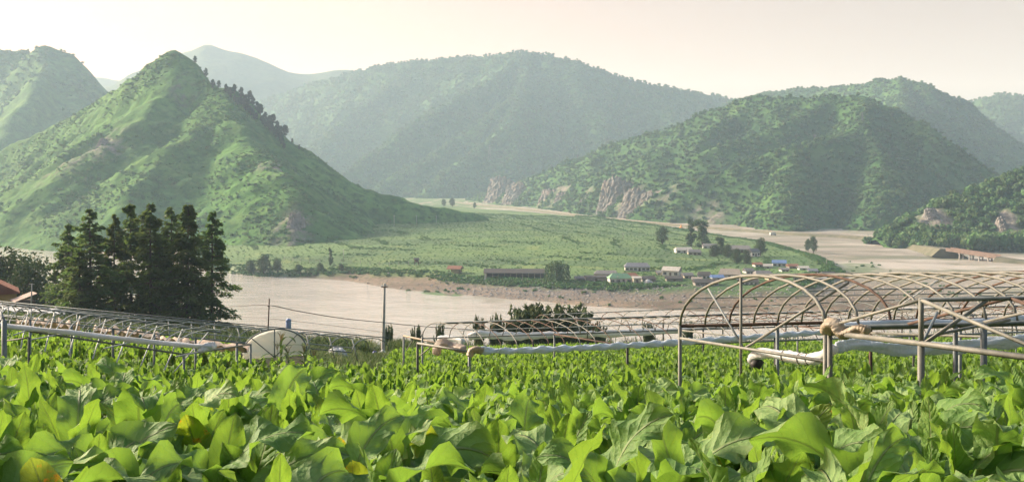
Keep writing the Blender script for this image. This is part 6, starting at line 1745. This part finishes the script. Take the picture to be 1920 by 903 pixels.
def cliff(name, x, y, z, w, h, label, seed, lean=0.55, kind="structure", cat="cliff", rz=0.0, peaks=1.0):
    rs = np.random.RandomState(seed); nx, nz_ = 26, 20; V, Fc = [], []
    tops = 0.62 + 0.38 * np.array([math.sin(math.pi * (i / nx) ** 0.9) for i in range(nx + 1)]) ** 0.6 * (1 - 0.28 * peaks * np.abs(perlin(np.arange(nx + 1) * 0.31, np.full(nx + 1, seed * 1.7)) * 2)) - 0.06 * rs.rand(nx + 1)
    tops *= np.array([min(1, 6 * min(i, nx - i) / nx + 0.15) for i in range(nx + 1)])
    for j in range(nz_ + 1):
        for i in range(nx + 1):
            a = -1 + 2 * i / nx; t = j / nz_
            q = np.array([a * w / 7.0 + seed * 3.3]); r_ = np.array([t * h / 9.0 + seed])
            cr = float(ridged(q, r_ * 0.5, 1.0, 4)[0])
            st = math.floor(t * 5 + 0.8 * cr) / 5
            yy = lean * h * (0.45 * t + 0.55 * st) - 0.13 * w * cr + 0.25 * w * a * a + 0.012 * w * rs.normal()
            V.append((a * w + 0.02 * w * rs.normal(), yy, h * tops[i] * t - 1.5 + 0.02 * h * rs.normal()))
    for j in range(nz_):
        for i in range(nx): k = j * (nx + 1) + i; Fc.append((k, k + 1, k + nx + 2, k + nx + 1))
    n0 = len(V)
    for i in range(nx + 1): V.append((V[nz_ * (nx + 1) + i][0], V[nz_ * (nx + 1) + i][1] + 0.6 * h, -2.0))
    for i in range(nx): k = nz_ * (nx + 1) + i; Fc.append((k, k + 1, n0 + i + 1, n0 + i))
    ob = obj(name, mesh_data(name, V, Fc, ROCK)); ob.location = (x, y, z); ob.rotation_euler = (0, 0, rz)
    return tag(ob, label, cat, kind=kind)
clab = ["left end cliff", "second cliff", "third cliff", "fourth cliff", "small reddish cliff", "tallest cliff", "jagged grey cliff", "broad grey cliff", "right end cliff"]
for i, (px, py, d, s, h) in enumerate(CLIFFS):
    x = (px - CX) / F * d; hm = h / F * d * 1.15
    ang = math.atan2(-(1.0), 0.35)
    cliff("cliff", x, d - 18, far_ground(np.array([x]), np.array([d - 18]))[0], s * 1.1, hm * 1.35, clab[i] + " above the far road", 50 + i, 0.42, rz=-0.45)
for i, (px, py, d, w, h, lab) in enumerate([(188, 292, 856, 5, 11, "pale rock face high on the pointed hill's left side"), (207, 300, 846, 3.5, 6, "small rock face right of the pale one on the pointed hill"),
        (490, 320, 768, 4, 5, "left block of the rock crest on the pointed hill's spur"), (515, 322, 752, 4, 6, "right block of the rock crest on the pointed hill's spur"), (548, 455, 655, 5.5, 14, "dark crag at the foot of the pointed hill's spur above the water"), (562, 440, 660, 3.5, 8, "smaller crag right of the dark one"),
        (1752, 425, 690, 6, 11, "bare tan rock scar on the right hill above the trees"), (1735, 430, 688, 4, 5, "lower tan rock scar left of the larger one"), (1886, 445, 664, 4, 12, "bare tan rock scar near the right picture edge")]):
    key = "peaked_hill" if px < 700 else ("right_hill" if px > 1700 else "right_mountain")
    x = (px - CX) / F * d; hf = MTN[key][0]
    z = max(float(hf(np.array([x]), np.array([d]))[0]), float(far_ground(np.array([x]), np.array([d]))[0]))
    cliff("rock_outcrop", x, d - 2.0, z - 1.0, w, h, lab, 80 + i, 0.75, kind="structure", cat="rock")

# rubble of broken walls and stones on the bank
def stone(nm, seed, mat):
    import bmesh
    rs = np.random.RandomState(seed); bm = bmesh.new(); bmesh.ops.create_icosphere(bm, subdivisions=1, radius=0.5)
    v = [(x.co.x * (0.7 + 0.6 * rs.rand()), x.co.y * (0.7 + 0.6 * rs.rand()), x.co.z * (0.4 + 0.4 * rs.rand())) for x in bm.verts]; f = [tuple(q.index for q in p.verts) for p in bm.faces]; bm.free()
    return bpy.data.objects.new(nm, mesh_data(nm, v, f, mat))
ST = simple("rubble_stone", (0.14, 0.135, 0.13), (0.36, 0.35, 0.33), 1.5, 0.95, rnd=0.4)
C_ST = proto_collection("stones", [stone("rubble_stone_%s" % "abc"[i], i, ST) for i in range(3)])
n = 30000
X = -120 + 330 * NR.rand(n); Y = 392 + 110 * NR.rand(n)
t = Y - far_shore(X); sdt = poly_sd(X, Y, TONGUE)
wt = sstep(110, 25, np.hypot((X - rubc[0]) * 0.7, (Y - rubc[1]) * 2.0)) * 0.75 + 0.25 * sstep(25, 8, np.abs(line_dist(X, Y, [on_level(860, 535, -49.5), on_level(1000, 540, -49.5)]))) + 0.02
k = (t > 6) & (sdt < 10) & (NR.rand(n) < wt)
X, Y = X[k], Y[k]; s = 0.35 + 1.1 * NR.rand(len(X)) ** 3
scatter("rubble", np.column_stack([X, Y, far_ground(X, Y)]), s, NR.randint(0, 3, len(X)), NR.rand(len(X)) * 6.28, C_ST, "grey rubble and stones strewn over the muddy far bank", "rubble")
